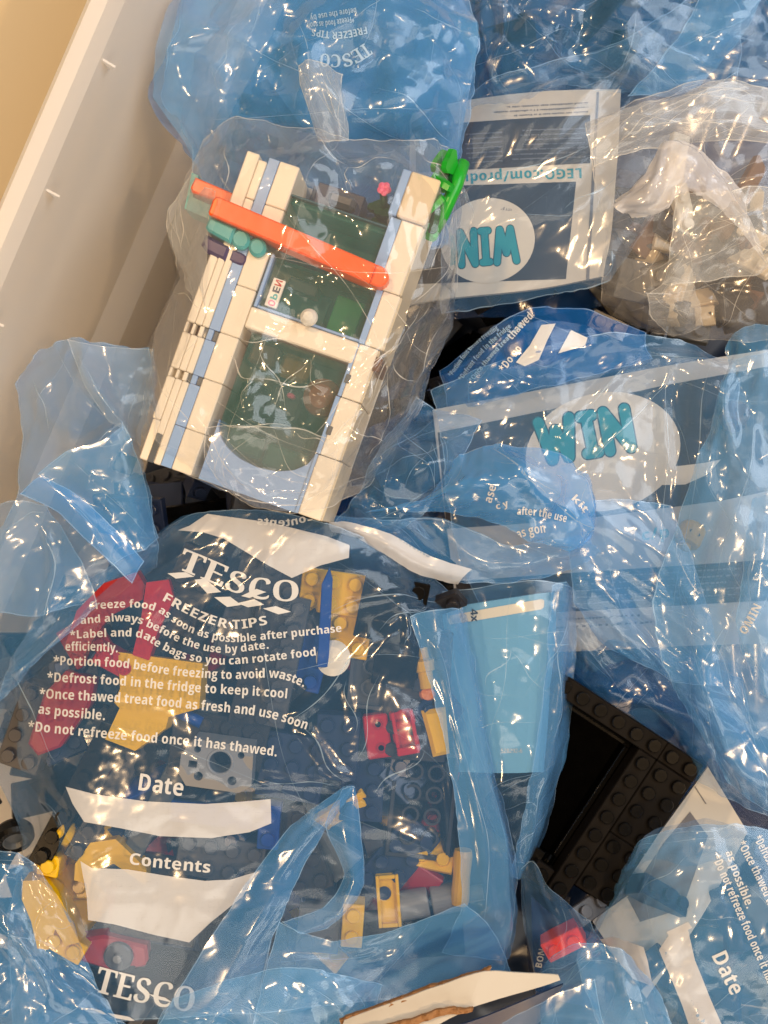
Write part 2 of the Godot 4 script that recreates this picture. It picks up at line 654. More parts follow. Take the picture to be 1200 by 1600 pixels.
func poly(p: Array) -> PackedVector2Array:
	var o := PackedVector2Array()
	for k in range(0, p.size(), 2):
		o.append(Vector2(p[k], p[k + 1]))
	return o

func text_shape(words: String, face: String, bold: bool) -> Array:   # [vertices of flat triangles, width]; capital letters are one unit high
	var t := TextMesh.new()
	var f := SystemFont.new()
	f.font_names = PackedStringArray([face])
	f.font_weight = 700 if bold else 400
	t.font = f
	t.font_size = 48
	t.pixel_size = 1.0 / 34.3
	t.depth = 0.0
	t.curve_step = 3.0
	t.horizontal_alignment = HORIZONTAL_ALIGNMENT_LEFT
	t.vertical_alignment = VERTICAL_ALIGNMENT_BOTTOM
	t.text = words
	var a := t.get_mesh_arrays()
	var v: PackedVector3Array = a[Mesh.ARRAY_VERTEX]
	var idx = a[Mesh.ARRAY_INDEX]
	var out := PackedVector2Array()
	if idx == null or idx.size() == 0:
		for p in v:
			out.append(Vector2(p.x, p.y))
	else:
		for k in idx:
			out.append(Vector2(v[k].x, v[k].y))
	var lo := Vector2(1e9, 1e9)
	var hi := -lo
	for p in out:
		lo = lo.min(p)
		hi = hi.max(p)
	var drop := 0.0   # the baseline: capitals reach from it one unit up
	for ch in words:
		if ch in "gjpqy,;":
			drop = 0.3
	return [out, lo.x, hi.x, lo.y, hi.y]

func lettering(s: Sheet, words: String, line: Array, tall: float, m: Material, parent: Node3D, face := "Droid Sans", bold := true, flip := false, above := 0.22, called := "printed_lettering") -> void:
	# words along a baseline [x, y, x, y ...] in the plan, capitals about «tall» plan units high; flip: seen through from the back
	var shape := text_shape(words, face, bold)
	var tris: PackedVector2Array = shape[0]
	if tris.is_empty():
		return
	var pts := PackedVector3Array()
	for k in range(0, line.size(), 2):
		pts.append(Vector3(line[k], line[k + 1], 0))
	var way := spline(pts, 60)
	var run := PackedFloat32Array([0.0])
	for k in 59:
		run.append(run[k] + way[k].distance_to(way[k + 1]))
	var low: float = shape[3]
	var has_tail := false
	for ch in words:
		if ch in "gjpqy,;Q":
			has_tail = true
	var base := low + (0.28 if has_tail else 0.0)
	var st := fresh(true)
	for k in range(0, tris.size(), 3):
		var q := []
		for e in 3:
			var p := tris[k + e]
			var far: float = (p.x - shape[1]) / (shape[2] - shape[1]) * run[59]
			var n := clampi(run.bsearch(far) - 1, 0, 58)
			var f := (far - run[n]) / maxf(run[n + 1] - run[n], 1e-6)
			var w := way[n].lerp(way[n + 1], f)
			var a := maxi(0, n - 2)
			var b := mini(59, n + 3)
			var t := Vector2(way[b].x - way[a].x, way[b].y - way[a].y).normalized()
			var up := Vector2(t.y, -t.x) * (-1.0 if flip else 1.0)
			q.append(Vector2(w.x, w.y) + up * (p.y - base) * tall)
		flat_tri(st, s, q[0], q[1], q[2], above)
	part(called, st.commit(), m, parent)

func stroke(a: Vector2, b: Vector2, r: float) -> PackedVector2Array:   # a thick round-ended stroke
	var o := PackedVector2Array()
	var t := (b - a).normalized()
	var base := t.angle()
	for k in 9:
		o.append(b + Vector2.from_angle(base - PI / 2 + PI * k / 8) * r)
	for k in 9:
		o.append(a + Vector2.from_angle(base + PI / 2 + PI * k / 8) * r)
	return o

func fat_word(s: Sheet, corner: Vector2, along: Vector2, up: Vector2, parent: Node3D) -> void:   # WIN in fat rounded letters: baseline start, width vector, height vector
	var letters := [[[0.03, 0.95, 0.10, 0.08], [0.10, 0.08, 0.19, 0.72], [0.19, 0.72, 0.28, 0.08], [0.28, 0.08, 0.36, 0.95]], [[0.54, 0.08, 0.54, 0.92], [0.48, 0.92, 0.60, 0.92], [0.48, 0.08, 0.60, 0.08]], [[0.72, 0.06, 0.73, 0.94], [0.73, 0.94, 0.95, 0.06], [0.95, 0.06, 0.96, 0.94]]]
	for layer in 2:
		for l in letters:
			var whole: Array = []
			for g in l:
				var piece := stroke(corner + along * g[0] + up * g[1], corner + along * g[2] + up * g[3], along.length() * (0.072 if layer == 0 else 0.058))
				if whole.is_empty():
					whole = [piece]
				else:
					whole = Geometry2D.merge_polygons(whole[0], piece)
			printed("letter_outline" if layer == 0 else "letter", s, whole[0], M.ink_teal_dark if layer == 0 else M.ink_teal, parent, 0.32 + 0.1 * layer)

func text_lines(s: Sheet, from: Vector2, along: Vector2, down: Vector2, count: int, tall: float, m: Material, parent: Node3D) -> void:   # fine print too small to read: thin broken strips
	var st := fresh()
	for k in count:
		var x := 0.0
		var most := rng.randf_range(0.75, 1.0)
		while x < most:
			var w := rng.randf_range(0.006, 0.022)
			var a := from + down * k + along * x
			var b := from + down * k + along * minf(x + w, most)
			var h := down.normalized() * tall * rng.randf_range(0.6, 1.0)
			flat_tri(st, s, a, b, b + h, 0.3)
			flat_tri(st, s, a, b + h, a + h, 0.3)
			x += w + (0.006 if rng.randf() < 0.8 else 0.02)
	part("fine_print", st.commit(), m, parent).set_meta("kind", "stuff")

func on_sheet(s: Sheet, q: Vector2, above: float) -> Vector3:   # q: metres along and down the sheet
	var x := clampf(q.x / s.wide, 0.0, 1.0) * (s.nu - 1.001)
	var y := clampf(q.y / s.long, 0.0, 1.0) * (s.nv - 1.001)
	var k := int(y) * s.nu + int(x)
	var f := Vector2(x - int(x), y - int(y))
	s.lean = s.nrm[k].lerp(s.nrm[k + 1], f.x).lerp(s.nrm[k + s.nu].lerp(s.nrm[k + s.nu + 1], f.x), f.y).normalized()
	return s.pos[k].lerp(s.pos[k + 1], f.x).lerp(s.pos[k + s.nu].lerp(s.pos[k + s.nu + 1], f.x), f.y) + s.lean * above * 0.001

func crease_glints(s: Sheet, m: Material, bag: Node3D) -> void:   # whitened folds as fine tapered lines; they also paint highlights on ridges and the cut rim
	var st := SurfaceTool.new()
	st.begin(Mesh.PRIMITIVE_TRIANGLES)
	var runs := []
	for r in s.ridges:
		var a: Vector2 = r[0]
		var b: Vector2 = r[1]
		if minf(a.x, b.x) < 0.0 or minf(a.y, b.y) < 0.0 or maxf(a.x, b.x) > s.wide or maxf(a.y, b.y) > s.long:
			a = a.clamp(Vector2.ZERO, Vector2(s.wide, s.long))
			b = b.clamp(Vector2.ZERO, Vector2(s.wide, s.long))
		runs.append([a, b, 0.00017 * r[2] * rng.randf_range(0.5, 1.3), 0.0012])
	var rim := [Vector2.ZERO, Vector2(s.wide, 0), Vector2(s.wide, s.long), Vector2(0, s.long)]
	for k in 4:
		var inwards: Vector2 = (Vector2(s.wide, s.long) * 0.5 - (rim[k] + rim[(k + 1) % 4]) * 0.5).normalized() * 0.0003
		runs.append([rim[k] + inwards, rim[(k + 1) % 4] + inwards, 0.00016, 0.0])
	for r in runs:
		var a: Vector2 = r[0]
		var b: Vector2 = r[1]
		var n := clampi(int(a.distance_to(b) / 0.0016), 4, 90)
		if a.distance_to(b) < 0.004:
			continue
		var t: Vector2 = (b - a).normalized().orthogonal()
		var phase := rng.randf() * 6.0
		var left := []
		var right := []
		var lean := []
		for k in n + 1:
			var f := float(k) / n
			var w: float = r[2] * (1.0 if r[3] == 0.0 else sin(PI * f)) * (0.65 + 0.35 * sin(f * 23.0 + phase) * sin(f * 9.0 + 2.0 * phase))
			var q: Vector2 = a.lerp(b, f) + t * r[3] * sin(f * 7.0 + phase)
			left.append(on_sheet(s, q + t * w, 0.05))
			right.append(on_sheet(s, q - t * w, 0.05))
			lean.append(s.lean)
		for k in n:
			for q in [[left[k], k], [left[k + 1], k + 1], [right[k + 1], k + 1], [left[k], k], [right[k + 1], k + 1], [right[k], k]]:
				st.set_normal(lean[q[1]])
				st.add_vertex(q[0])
	part("crease_glints", st.commit(), m, bag).set_meta("kind", "stuff")

# ---------------------------------------------------------------- the picture's camera, light and setting
func _ready() -> void:
	var cam := Camera3D.new()
	cam.name = "camera"
	add_child(cam)
	cam.position = Vector3(0, EYE, 0)
	cam.rotation_degrees = Vector3(-90, 0, 0)
	cam.near = 0.02
	cam.far = 20.0
	cam.fov = 50.0
	var lens := CameraAttributesPhysical.new()
	lens.frustum_focal_length = 25.735
	lens.frustum_focus_distance = EYE - 0.122
	lens.frustum_near = 0.02
	lens.frustum_far = 20.0
	lens.exposure_aperture = 9.0
	cam.attributes = lens
	var around := WorldEnvironment.new()
	around.name = "room_air"
	var e := Environment.new()
	e.background_mode = Environment.BG_COLOR
	e.background_color = Color(0.17, 0.155, 0.14)
	e.tonemap_mode = Environment.TONE_MAPPER_LINEAR
	e.tonemap_exposure = 1.3
	e.sdfgi_enabled = true
	e.ssao_enabled = true
	e.ssil_enabled = true
	around.environment = e
	add_child(around)
	# three warm ceiling downlights, and three wide soft lights added for fill and film sheen
	for p in [[-0.62, 1.7, -0.80, 0.95], [0.85, 1.7, 0.25, 0.85], [-0.90, 1.7, 0.75, 0.75]]:
		var l := OmniLight3D.new()
		l.name = "ceiling_downlight"
		l.position = Vector3(p[0], p[1], p[2])
		l.light_color = Color(1.0, 0.83, 0.62)
		l.light_energy = p[3]
		l.light_size = 0.035
		l.omni_range = 6.0
		l.omni_attenuation = 2.0
		l.shadow_enabled = true
		add_child(l, true)
	for p in [[Vector3(0.0, 1.25, 1.60), Vector2(1.5, 0.9), Color(1.0, 0.96, 0.90), 1.1], [Vector3(1.05, 1.3, -0.60), Vector2(0.9, 1.2), Color(0.94, 0.97, 1.0), 1.25], [Vector3(0.35, 1.9, -0.55), Vector2(0.8, 0.6), Color(1.0, 0.93, 0.82), 0.3]]:
		var a := AreaLight3D.new()
		a.name = "added_soft_light"
		add_child(a, true)
		a.look_at_from_position(p[0], Vector3(0, 0.1, 0), Vector3(0, 0, -1))
		a.area_size = p[1]
		a.light_color = p[2]
		a.light_energy = p[3]
		a.shadow_enabled = true

	make_materials()
	stud_shape = lathe([mm2(2.5, -0.05), mm2(2.5, 1.5), mm2(2.22, 1.8), mm2(0, 1.8)], 22)
	build_tub()
	build_house()
	build_black_frame()
	build_booklets()
	build_main_bag_bricks()
	build_heaps()
	build_main_bag()
	build_house_bag()
	build_other_bags()

func build_tub() -> void:
	var f := part("room_floor", box(Vector3(-2.5, -0.06, -2.5), Vector3(2.5, -0.012, 2.5), 0.001), M.floor, self)
	f.set_meta("kind", "structure")
	var t := thing("storage_tub", "translucent white plastic storage tub that holds all the bags", "storage tub")
	# the left wall leans with the tub: the tub is turned 23 degrees to the picture
	t.position = at(30, 395, 140) * Vector3(1, 0, 1)
	t.rotation_degrees.y = -23.3
	var L := 0.42   # half the tub's length
	var W := 0.47   # its width
	var st := fresh()
	box_into(st, Vector3(-0.004, -0.004, -L), Vector3(W, 0, L), 0.001)
	part("tub_floor", done(st), M.tub, t)
	var wall := PackedVector2Array()
	# left wall: a profile in x and y swept along z
	var prof := [Vector2(0.016, 0.0), Vector2(0.012, 0.030), Vector2(0.002, 0.036), Vector2(-0.004, 0.132), Vector2(-0.007, 0.138), Vector2(-0.0115, 0.140), Vector2(-0.0135, 0.138), Vector2(-0.0140, 0.120), Vector2(-0.0125, 0.120), Vector2(-0.0120, 0.136), Vector2(-0.009, 0.136), Vector2(-0.0065, 0.128), Vector2(-0.0005, 0.034), Vector2(0.0095, 0.028), Vector2(0.0135, 0.0)]
	part("left_wall", swept(prof, -L, L), M.tub, t)
	var right := part("right_wall", swept(prof, -L, L), M.tub, t)
	right.position = Vector3(W, 0, 0)
	right.rotation_degrees.y = 180
	for s in [-1.0, 1.0]:
		var end := part("end_wall", swept(prof, -W / 2 + 0.003, W / 2 - 0.003), M.tub, t)
		end.position = Vector3(W / 2, 0.0005, s * L)
		end.rotation_degrees.y = 90.0 if s > 0 else -90.0
	for k in range(-7, 7):   # small webs under the rim
		var z := -0.0245 + 0.049 * k
		var w := fresh()
		var h := 0.0004
		for y in [-h, h]:
			tri(w, Vector3(-0.0035, 0.131, z + y), Vector3(0.0006, 0.1285, z + y), Vector3(-0.0030, 0.1235, z + y), Vector3(0, 0, y))
		quad(w, Vector3(-0.0035, 0.131, z - h), Vector3(-0.0035, 0.131, z + h), Vector3(0.0006, 0.1285, z + h), Vector3(0.0006, 0.1285, z - h), Vector3(1, 1, 0))
		quad(w, Vector3(-0.0030, 0.1235, z - h), Vector3(-0.0030, 0.1235, z + h), Vector3(0.0006, 0.1285, z + h), Vector3(0.0006, 0.1285, z - h), Vector3(1, -1, 0))
		part("rim_web", done(w), M.tub, t)

func swept(prof: Array, z0: float, z1: float) -> ArrayMesh:
	var st := fresh()
	var outline := PackedVector2Array(prof)
	var way := 1.0 if Geometry2D.is_polygon_clockwise(outline) else -1.0
	for k in prof.size():
		var a: Vector2 = prof[k]
		var b: Vector2 = prof[(k + 1) % prof.size()]
		var n := (b - a).orthogonal() * -way
		quad(st, Vector3(a.x, a.y, z0), Vector3(b.x, b.y, z0), Vector3(b.x, b.y, z1), Vector3(a.x, a.y, z1), Vector3(n.x, n.y, 0))
	var cut := Geometry2D.triangulate_polygon(outline)
	for z in [z0, z1]:
		for k in range(0, cut.size(), 3):
			tri(st, Vector3(outline[cut[k]].x, outline[cut[k]].y, z), Vector3(outline[cut[k + 1]].x, outline[cut[k + 1]].y, z), Vector3(outline[cut[k + 2]].x, outline[cut[k + 2]].y, z), Vector3(0, 0, z))
	return done(st)

# ---------------------------------------------------------------- the toy house in the clear bag; u: plan units to metres at its front
const U := 0.0002186

func hb(called: String, r0: float, d0: float, r1: float, d1: float, y0: float, y1: float, m: Material, o: Node3D, bevel := 0.35) -> MeshInstance3D:
	return part(called, box(Vector3(r0 * U, y0 * 0.001, d0 * U), Vector3(r1 * U, y1 * 0.001, d1 * U), bevel * 0.001), m, o)

func build_house() -> void:
	var o := thing("toy_house", "tall white toy shop with orange ledge, lying on its back in the clear bag", "toy house")
	put(o, 335, 335, 134, 19.5, 0.0, 4.0)
	# left column: two rows of upright white bricks on either side of a pale blue strip
	# upper part
	for q in [[15, -112, 36.4, 10], [37.2, -104, 51.4, -41], [37.2, -40.2, 51.4, 10], [70.2, -112, 103, -41], [70.2, -40.2, 103, 10]]:
		hb("brick", q[0], q[1], q[2], q[3], -36, -0.3 if q[0] < 20 else 0.0, M.cream, o)
	for q in [[-112, -1], [0, 171], [189, 247], [262, 330], [330.8, 398]]:
		hb("blue_strip", 52.2, q[0], 69.4, q[1], -36, -0.25, M.light_blue, o, 0.15)
	# lower part: narrow upright bricks with two rows of small recesses
	for q in [[14, 60, 171], [14, 189, 247], [14, 262, 332], [16, 332.8, 399], [28.4, 30, 171], [28.4, 189, 247], [28.4, 262, 399], [40.2, 30, 171], [40.2, 189, 247], [40.2, 262, 399]]:
		hb("brick", q[0], q[1], q[0] + (13.6 if q[0] < 20 else 11.2), q[2], -36, -0.2 if q[0] < 20 else 0.0, M.cream, o)
	for q in [[30, 92], [92.8, 171], [171.8, 247], [247.8, 330], [330.8, 398]]:
		hb("brick", 70.2, q[0], 103, q[1], -36, 0, M.cream, o)
	for d in [171.5, 247.5]:
		var d2: float = d + (17.0 if d < 200 else 14.0)
		hb("slot_back", 14.5, d, 69.4, d2, -36, -3.5, M.brown if d < 200 else M.tan, o, 0.2)
		hb("slot_piece", 14.2, d, 18.5, d2, -36, -0.4, M.cream, o, 0.2)
		hb("slot_piece", 26, d, 30.5, d2, -36, -0.4, M.cream, o, 0.2)
		hb("slot_piece", 38, d, 45, d2, -36, -0.4, M.cream, o, 0.2)
		hb("slot_piece", 45.5, d, 52, d2, -36, -1.2, M.mid_grey, o, 0.2)
		hb("blue_strip", 52.2, d, 61, d2, -36, -0.4, M.light_blue, o, 0.15)
		hb("slot_piece", 61.4, d, 69.4, d2, -36, -1.2, M.mid_grey, o, 0.2)
	hb("dark_slot", 30, 352, 39.5, 399.4, -30, 0.3, M.mid_grey, o, 0.2)
	# right column
	var rc := [[-85, 28, 264, 281, 317], [28.5, 117, 281, 291, 320], [117.5, 205, 278, 284, 315], [205.5, 300, 276, 283, 315], [300.5, 398, 276, 281, 318]]
	for c in rc:
		hb("blue_strip", c[2], c[0], c[3], c[1] - 0.8, -36, -0.25, M.light_blue, o, 0.15)
		hb("brick", c[3] + 0.5, c[0], c[4], c[1] - 0.8, -36, 0, M.cream, o)
		hb("shade_side_brick", c[4] - 12, c[0], c[4] + 3, c[1] - 1.2, -36, -1.4, M.tan, o)  # tan over the cream side: its shade is put into the colour
	for k in 2:   # window slots down the right column
		hb("slot_piece", 281, 168 + 85 * k, 289, 182 + 85 * k, -8, 0.3, M.mid_grey, o, 0.2)
	hb("side_tile", 309, 128, 327, 150, -20, -0.6, M.brown, o)
	hb("top_block", 272, -160, 320, -86.5, -36, 1.5, M.tan, o, 0.5)
	hb("blue_strip", 258, -160, 271.5, -86.5, -36, 1.0, M.light_blue, o, 0.3)
	# back, floors and what shows through the glass
	hb("back_wall", 16, -130, 318, 399, -40, -36.4, M.cream, o)
	hb("roof_floor", 104, -70, 280, -58, -36, -4, M.sea, o)
	hb("storey_floor", 104, 118, 280, 151, -36, -2.2, M.tan, o)
	hb("window_sill", 104, 117.5, 283, 151, -14, 0.4, M.cream, o, 0.5)
	hb("dark_room", 108, -56, 262, 22, -36, -20, M.sea, o)
	hb("shelf", 130, 40, 180, 60, -34, -16, M.dark_grey, o)
	hb("plant_block", 215, 45, 262, 105, -34, -14, M.green, o)
	hb("counter", 112, 46, 200, 112, -35, -24, M.sea, o)
	hb("roof_item", 125, -118, 205, -72, -36, -14, M.navy, o)
	hb("roof_item", 150, -108, 196, -84, -30, -9, M.dark_grey, o, 1.5)
	hb("roof_deck", 104, -128, 258, -71, -38, -28, M.mid_grey, o)
	# glass
	hb("roof_glass", 104, -66, 263, -8, -3.2, -1.6, M.teal_glass, o, 0.1)
	hb("glass_edge", 104, -70, 264, -66.5, -4.5, -0.8, M.ink_teal_dark, o, 0.2)
	hb("upper_window", 112, 30, 281, 111, -4, -2.6, M.teal_glass, o, 0.1)
	var fr := [[106, 28.5, 111.5, 116], [112, 111.5, 281, 116]]
	for q in fr:
		hb("window_frame", q[0], q[1], q[2], q[3], -6, -0.4, M.light_blue, o, 0.3)
	# lower shop window: a round-bottomed pane in a pale blue base
	var pane := PackedVector2Array([Vector2(116, 153), Vector2(276, 153)])
	for k in 17:
		var a := PI * k / 16
		pane.append(Vector2(196 + 80 * cos(a), 300 + 50 * sin(a)))
	var pane_u := PackedVector2Array()
	for p in pane:
		pane_u.append(p * U)
	part("shop_window", prism(pane_u, -0.0042, -0.0028), M.teal_glass, o)
	var base := PackedVector2Array([Vector2(115, 398), Vector2(115, 300)])
	for k in 17:
		var a := PI - PI * k / 16
		base.append(Vector2(196 + 80.5 * cos(a), 300.5 + 50.5 * sin(a)))
	base.append_array([Vector2(277, 300), Vector2(277, 398)])
	var base_u := PackedVector2Array()
	for p in base:
		base_u.append(p * U)
	part("shop_base", prism(base_u, -0.036, -0.001), M.light_blue, o)
	# wares behind the shop window; two brown blocks paint its golden reflection
	hb("goods_and_reflection", 116, 158, 160, 196, -34, -9, M.brown, o, 1.0)  # brown block painting part of the reflection in the glass
	hb("goods_and_reflection", 163, 160, 214, 200, -34, -14, plastic(Color(0.62, 0.46, 0.22), 0.2), o, 1.5)  # gold-brown block in place of a reflection in the glass
	hb("goods_and_reflection", 120, 225, 160, 296, -34, -9, M.black, o, 1.5)
	hb("goods_and_reflection", 166, 212, 222, 262, -34, -12, M.dark_grey, o, 1.5)
	hb("goods_and_reflection", 172, 268, 250, 300, -34, -8, M.black, o, 1.0)
	hb("goods_and_reflection", 190, 306, 262, 346, -34, -12, plastic(Color(0.05, 0.42, 0.36)), o, 1.0)
	hb("goods_and_reflection", 122, 302, 184, 340, -34, -14, plastic(Color(0.05, 0.38, 0.34)), o, 1.0)
	part("goods_ball", lathe([mm2(0, -7), mm2(4.2, -5.6), mm2(6.6, -2.4), mm2(7, 0), mm2(6.6, 2.4), mm2(4.2, 5.6), mm2(0, 7)], 20), plastic(Color(0.75, 0.38, 0.16)), o).position = Vector3(250 * U, -0.0115, 212 * U)
	hb("goods_flower", 196, 222, 208, 230, -18, -8, M.pink, o, 0.8)
	# the orange ledge with its rounded ends, and the side ledge
	var slant := func(p: Array) -> PackedVector2Array:   # the ledge runs a little steeper than the storeys
		var r := PackedVector2Array()
		for k in range(0, p.size(), 2):
			r.append(Vector2(p[k], p[k + 1] + 0.079 * p[k]) * U)
		return r
	part("orange_ledge", prism(slant.call([6, -24, 270, -24, 270, 7.5, -1, 7.5, -3, 4, -3, -16, 0, -22]), -0.006, 0.0052, 0.0006), M.orange, o)
	var cap := [271, 7.5, 271, -24]
	for k in 9:
		var a := -PI / 2 + PI * k / 8
		cap.append_array([281 + 15 * cos(a), -8.25 + 15.75 * sin(a)])
	part("orange_cap", prism(slant.call(cap), -0.006, 0.0052, 0.0006), M.orange, o)
	part("orange_side_ledge", prism(slant.call([-58, -48, 14, -48, 14, -27, -56, -24, -60, -30]), -0.018, -0.006, 0.0006), M.orange, o)
	part("teal_side_block", prism(slant.call([-72, -56, -60, -56, -58, -20, -6, -20, -6, 2, -64, 2]), -0.022, -0.010, 0.0006), M.teal, o)
	part("teal_awning", prism(slant.call([-2, 8.5, 43, 8.5, 43, 34, 2, 30, -3, 26]), -0.01, 0.003, 0.0008), M.teal, o)
	for q in [[55, 21, 15.5], [84, 22, 14.5]]:
		var round := []
		for k in 20:
			var a := TAU * k / 20
			round.append_array([q[0] + q[2] * cos(a), q[1] + q[2] * sin(a)])
		part("teal_round", prism(slant.call(round), -0.01, 0.0024, 0.0009), M.teal, o)
	part("purple_awning", prism(slant.call([-3, 34, 42.5, 36, 42.5, 62, 8, 60, -4, 52]), -0.012, 0.0008, 0.0012), M.purple, o)
	var end := [43.3, 60, 43.3, 36]
	for k in 9:
		var a := -PI / 2 + PI * k / 8
		end.append_array([63 + 13 * cos(a), 48 + 12 * sin(a)])
	part("purple_awning", prism(slant.call(end), -0.012, 0.0004, 0.0012), M.purple, o)
	# the white lamp over the sill, turned like a shell
	part("white_lamp", lathe([mm2(1.2, -6), mm2(1.6, -2.2), mm2(2.7, -0.9), mm2(3.0, 0.6), mm2(2.7, 1.9), mm2(1.6, 3.1), mm2(0, 3.4)], 24), M.white, o).position = Vector3(199 * U, 0.003, 107 * U)
	# sign: OPEN, reading upwards
	hb("open_sign", 121, 62, 141, 108, -2.5, -1.2, M.white, o, 0.2)
	var letters := [["O", M.pink], ["P", M.teal], ["E", M.navy], ["N", M.red]]
	for k in 4:
		var sh := text_shape(letters[k][0], "Droid Sans", true)
		var st := fresh()
		var tris: PackedVector2Array = sh[0]
		for n in range(0, tris.size(), 3):
			var q := []
			for c in 3:
				var p: Vector2 = tris[n + c]
				var px: float = (p.y - sh[3]) * 11.0
				var pz: float = -(p.x - sh[1]) / (sh[2] - sh[1]) * 9.0
				q.append(Vector3((126 + px) * U, -0.00105, (106 - k * 11.0 + pz) * U))
			tri(st, q[0], q[1], q[2], Vector3.UP)
		part("sign_letter", done(st), letters[k][1], o)
	# greenery on the roof side
	var leaf := PackedVector2Array()
	for k in 14:
		var a := TAU * k / 14
		leaf.append(Vector2(cos(a), sin(a)) * (0.0052 + 0.0011 * sin(3 * a)))
	var leaf_mesh := prism(leaf, 0, 0.002, 0.0005)
	for q in [[318, -196, -4, 10], [327, -178, -7, 40], [322, -160, -3, 80], [330, -140, -8, 120], [322, -126, -4, 160], [328, -108, -6, 200], [321, -96, -9, 240], [300, -200, -10, 0], [309, -178, -12, 0]]:
		var l := part("leaf_piece", leaf_mesh, M.green if int(q[3]) % 80 != 40 else M.dark_green, o)
		l.position = Vector3(q[0] * U, q[2] * 0.001, q[1] * U)
		l.rotation_degrees = Vector3(10, q[3], -62)
		l.scale = Vector3(0.72, 1, 0.8)
	part("green_stem", tube([Vector3(338 * U, -0.008, -210 * U), Vector3(341 * U, -0.005, -170 * U), Vector3(336 * U, -0.006, -120 * U), Vector3(328 * U, -0.009, -88 * U)], 0.0024), M.green, o)
	part("green_stem", tube([Vector3(236 * U, -0.02, -92 * U), Vector3(240 * U, -0.01, -112 * U), Vector3(235 * U, -0.007, -124 * U)], 0.0013), M.dark_green, o)
	for q in [[243, -100, -12], [229, -105, -14], [240, -88, -16]]:
		var l := part("leaf_piece", leaf_mesh, M.dark_green, o)
		l.position = Vector3(q[0] * U, q[2] * 0.001, q[1] * U)
		l.scale = Vector3(0.55, 0.8, 0.55)
		l.rotation_degrees = Vector3(20, q[0], 15)
	for k in 5:
		var a := TAU * k / 5
		part("petal", lathe([mm2(0.6, -1), mm2(1.2, -0.4), mm2(1.2, 0.5), mm2(0, 1.1)], 10), M.pink, o).position = Vector3(236 * U + 0.0013 * cos(a), -0.005, -128 * U + 0.0013 * sin(a))

# ---------------------------------------------------------------- the black frame of bricks
func build_black_frame() -> void:
	var o := thing("black_brick_model", "dusty black frame of studded bricks round a glossy dark opening", "brick frame")
	put(o, 910, 1091, 100, 33.4)
	var e := 7.98
	# four bricks: [first stud i, j, count along i, along j]
	for b in [[-1, 0, 6, 1, 0.0], [4, 1, 1, 8, -0.12], [5, 0, 2, 1, -0.25], [5, 1, 2, 4, 0.0], [5, 5, 2, 3, -0.1], [3, 8, 1, 1, -2.0]]:
		var k := Node3D.new()
		k.name = "brick"
		o.add_child(k, true)
		k.position = mm((b[0] + (b[2] - 1) / 2.0) * e, -9.6 + b[4], (b[1] + (b[3] - 1) / 2.0) * e)
		brick_into_sub(k, b[2], b[3], 9.6)
	hb2("inner_rim", o, mm(-12, -14, 4.3), mm(27.6, -8.5, 6.6), M.black)
	hb2("inner_rim", o, mm(25.6, -14, 6.6), mm(27.6, -8.5, 66), M.black)
	hb2("opening_shade", o, mm(-46, -60, 6), mm(26, -58, 66), M.pitch)  # near-black floor paints the deep shade of the opening
	hb2("opening_shade_side", o, mm(24.2, -58, 6), mm(25.4, -14.5, 66), M.pitch)  # near-black walls added to keep the opening dark
	hb2("opening_shade_side", o, mm(-46, -58, 4.4), mm(24, -14.5, 5.6), M.pitch)
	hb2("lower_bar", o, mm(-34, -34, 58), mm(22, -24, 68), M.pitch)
	part("hinge", tube([mm(24, -7, 56), mm(24, -7, 64)], 0.0022, 14), M.pitch, o)
	hb2("hinge_plate", o, mm(17, -9, 57), mm(23, -6, 63), M.black)
	hb2("under_brick", o, mm(-6, -22, -3.6), mm(52, -10.2, 62), M.pitch)

func hb2(called: String, o: Node3D, lo: Vector3, hi: Vector3, m: Material) -> void:
	part(called, box(lo, hi, 0.0003), m, o)

func brick_into_sub(k: Node3D, nx: int, nz: int, high: float) -> void:
	brick_into(k, nx, nz, high, M.black)
	(k.get_child(0) as MeshInstance3D).material_override = M.dusty   # dust lies between the studs

# ---------------------------------------------------------------- booklets, leaflet and card
func slab_thing(called: String, label: String, category: String, rows: Array, thick: float, m: Material, o := {}) -> Array:
	var t := thing(called, label, category)
	o.merge({"edge": 0.0, "round": 1.0})
	var s := sheet(rows, 4.0, o)
	part("page_block", slab_of(s, thick), m, t)
	return [t, s]

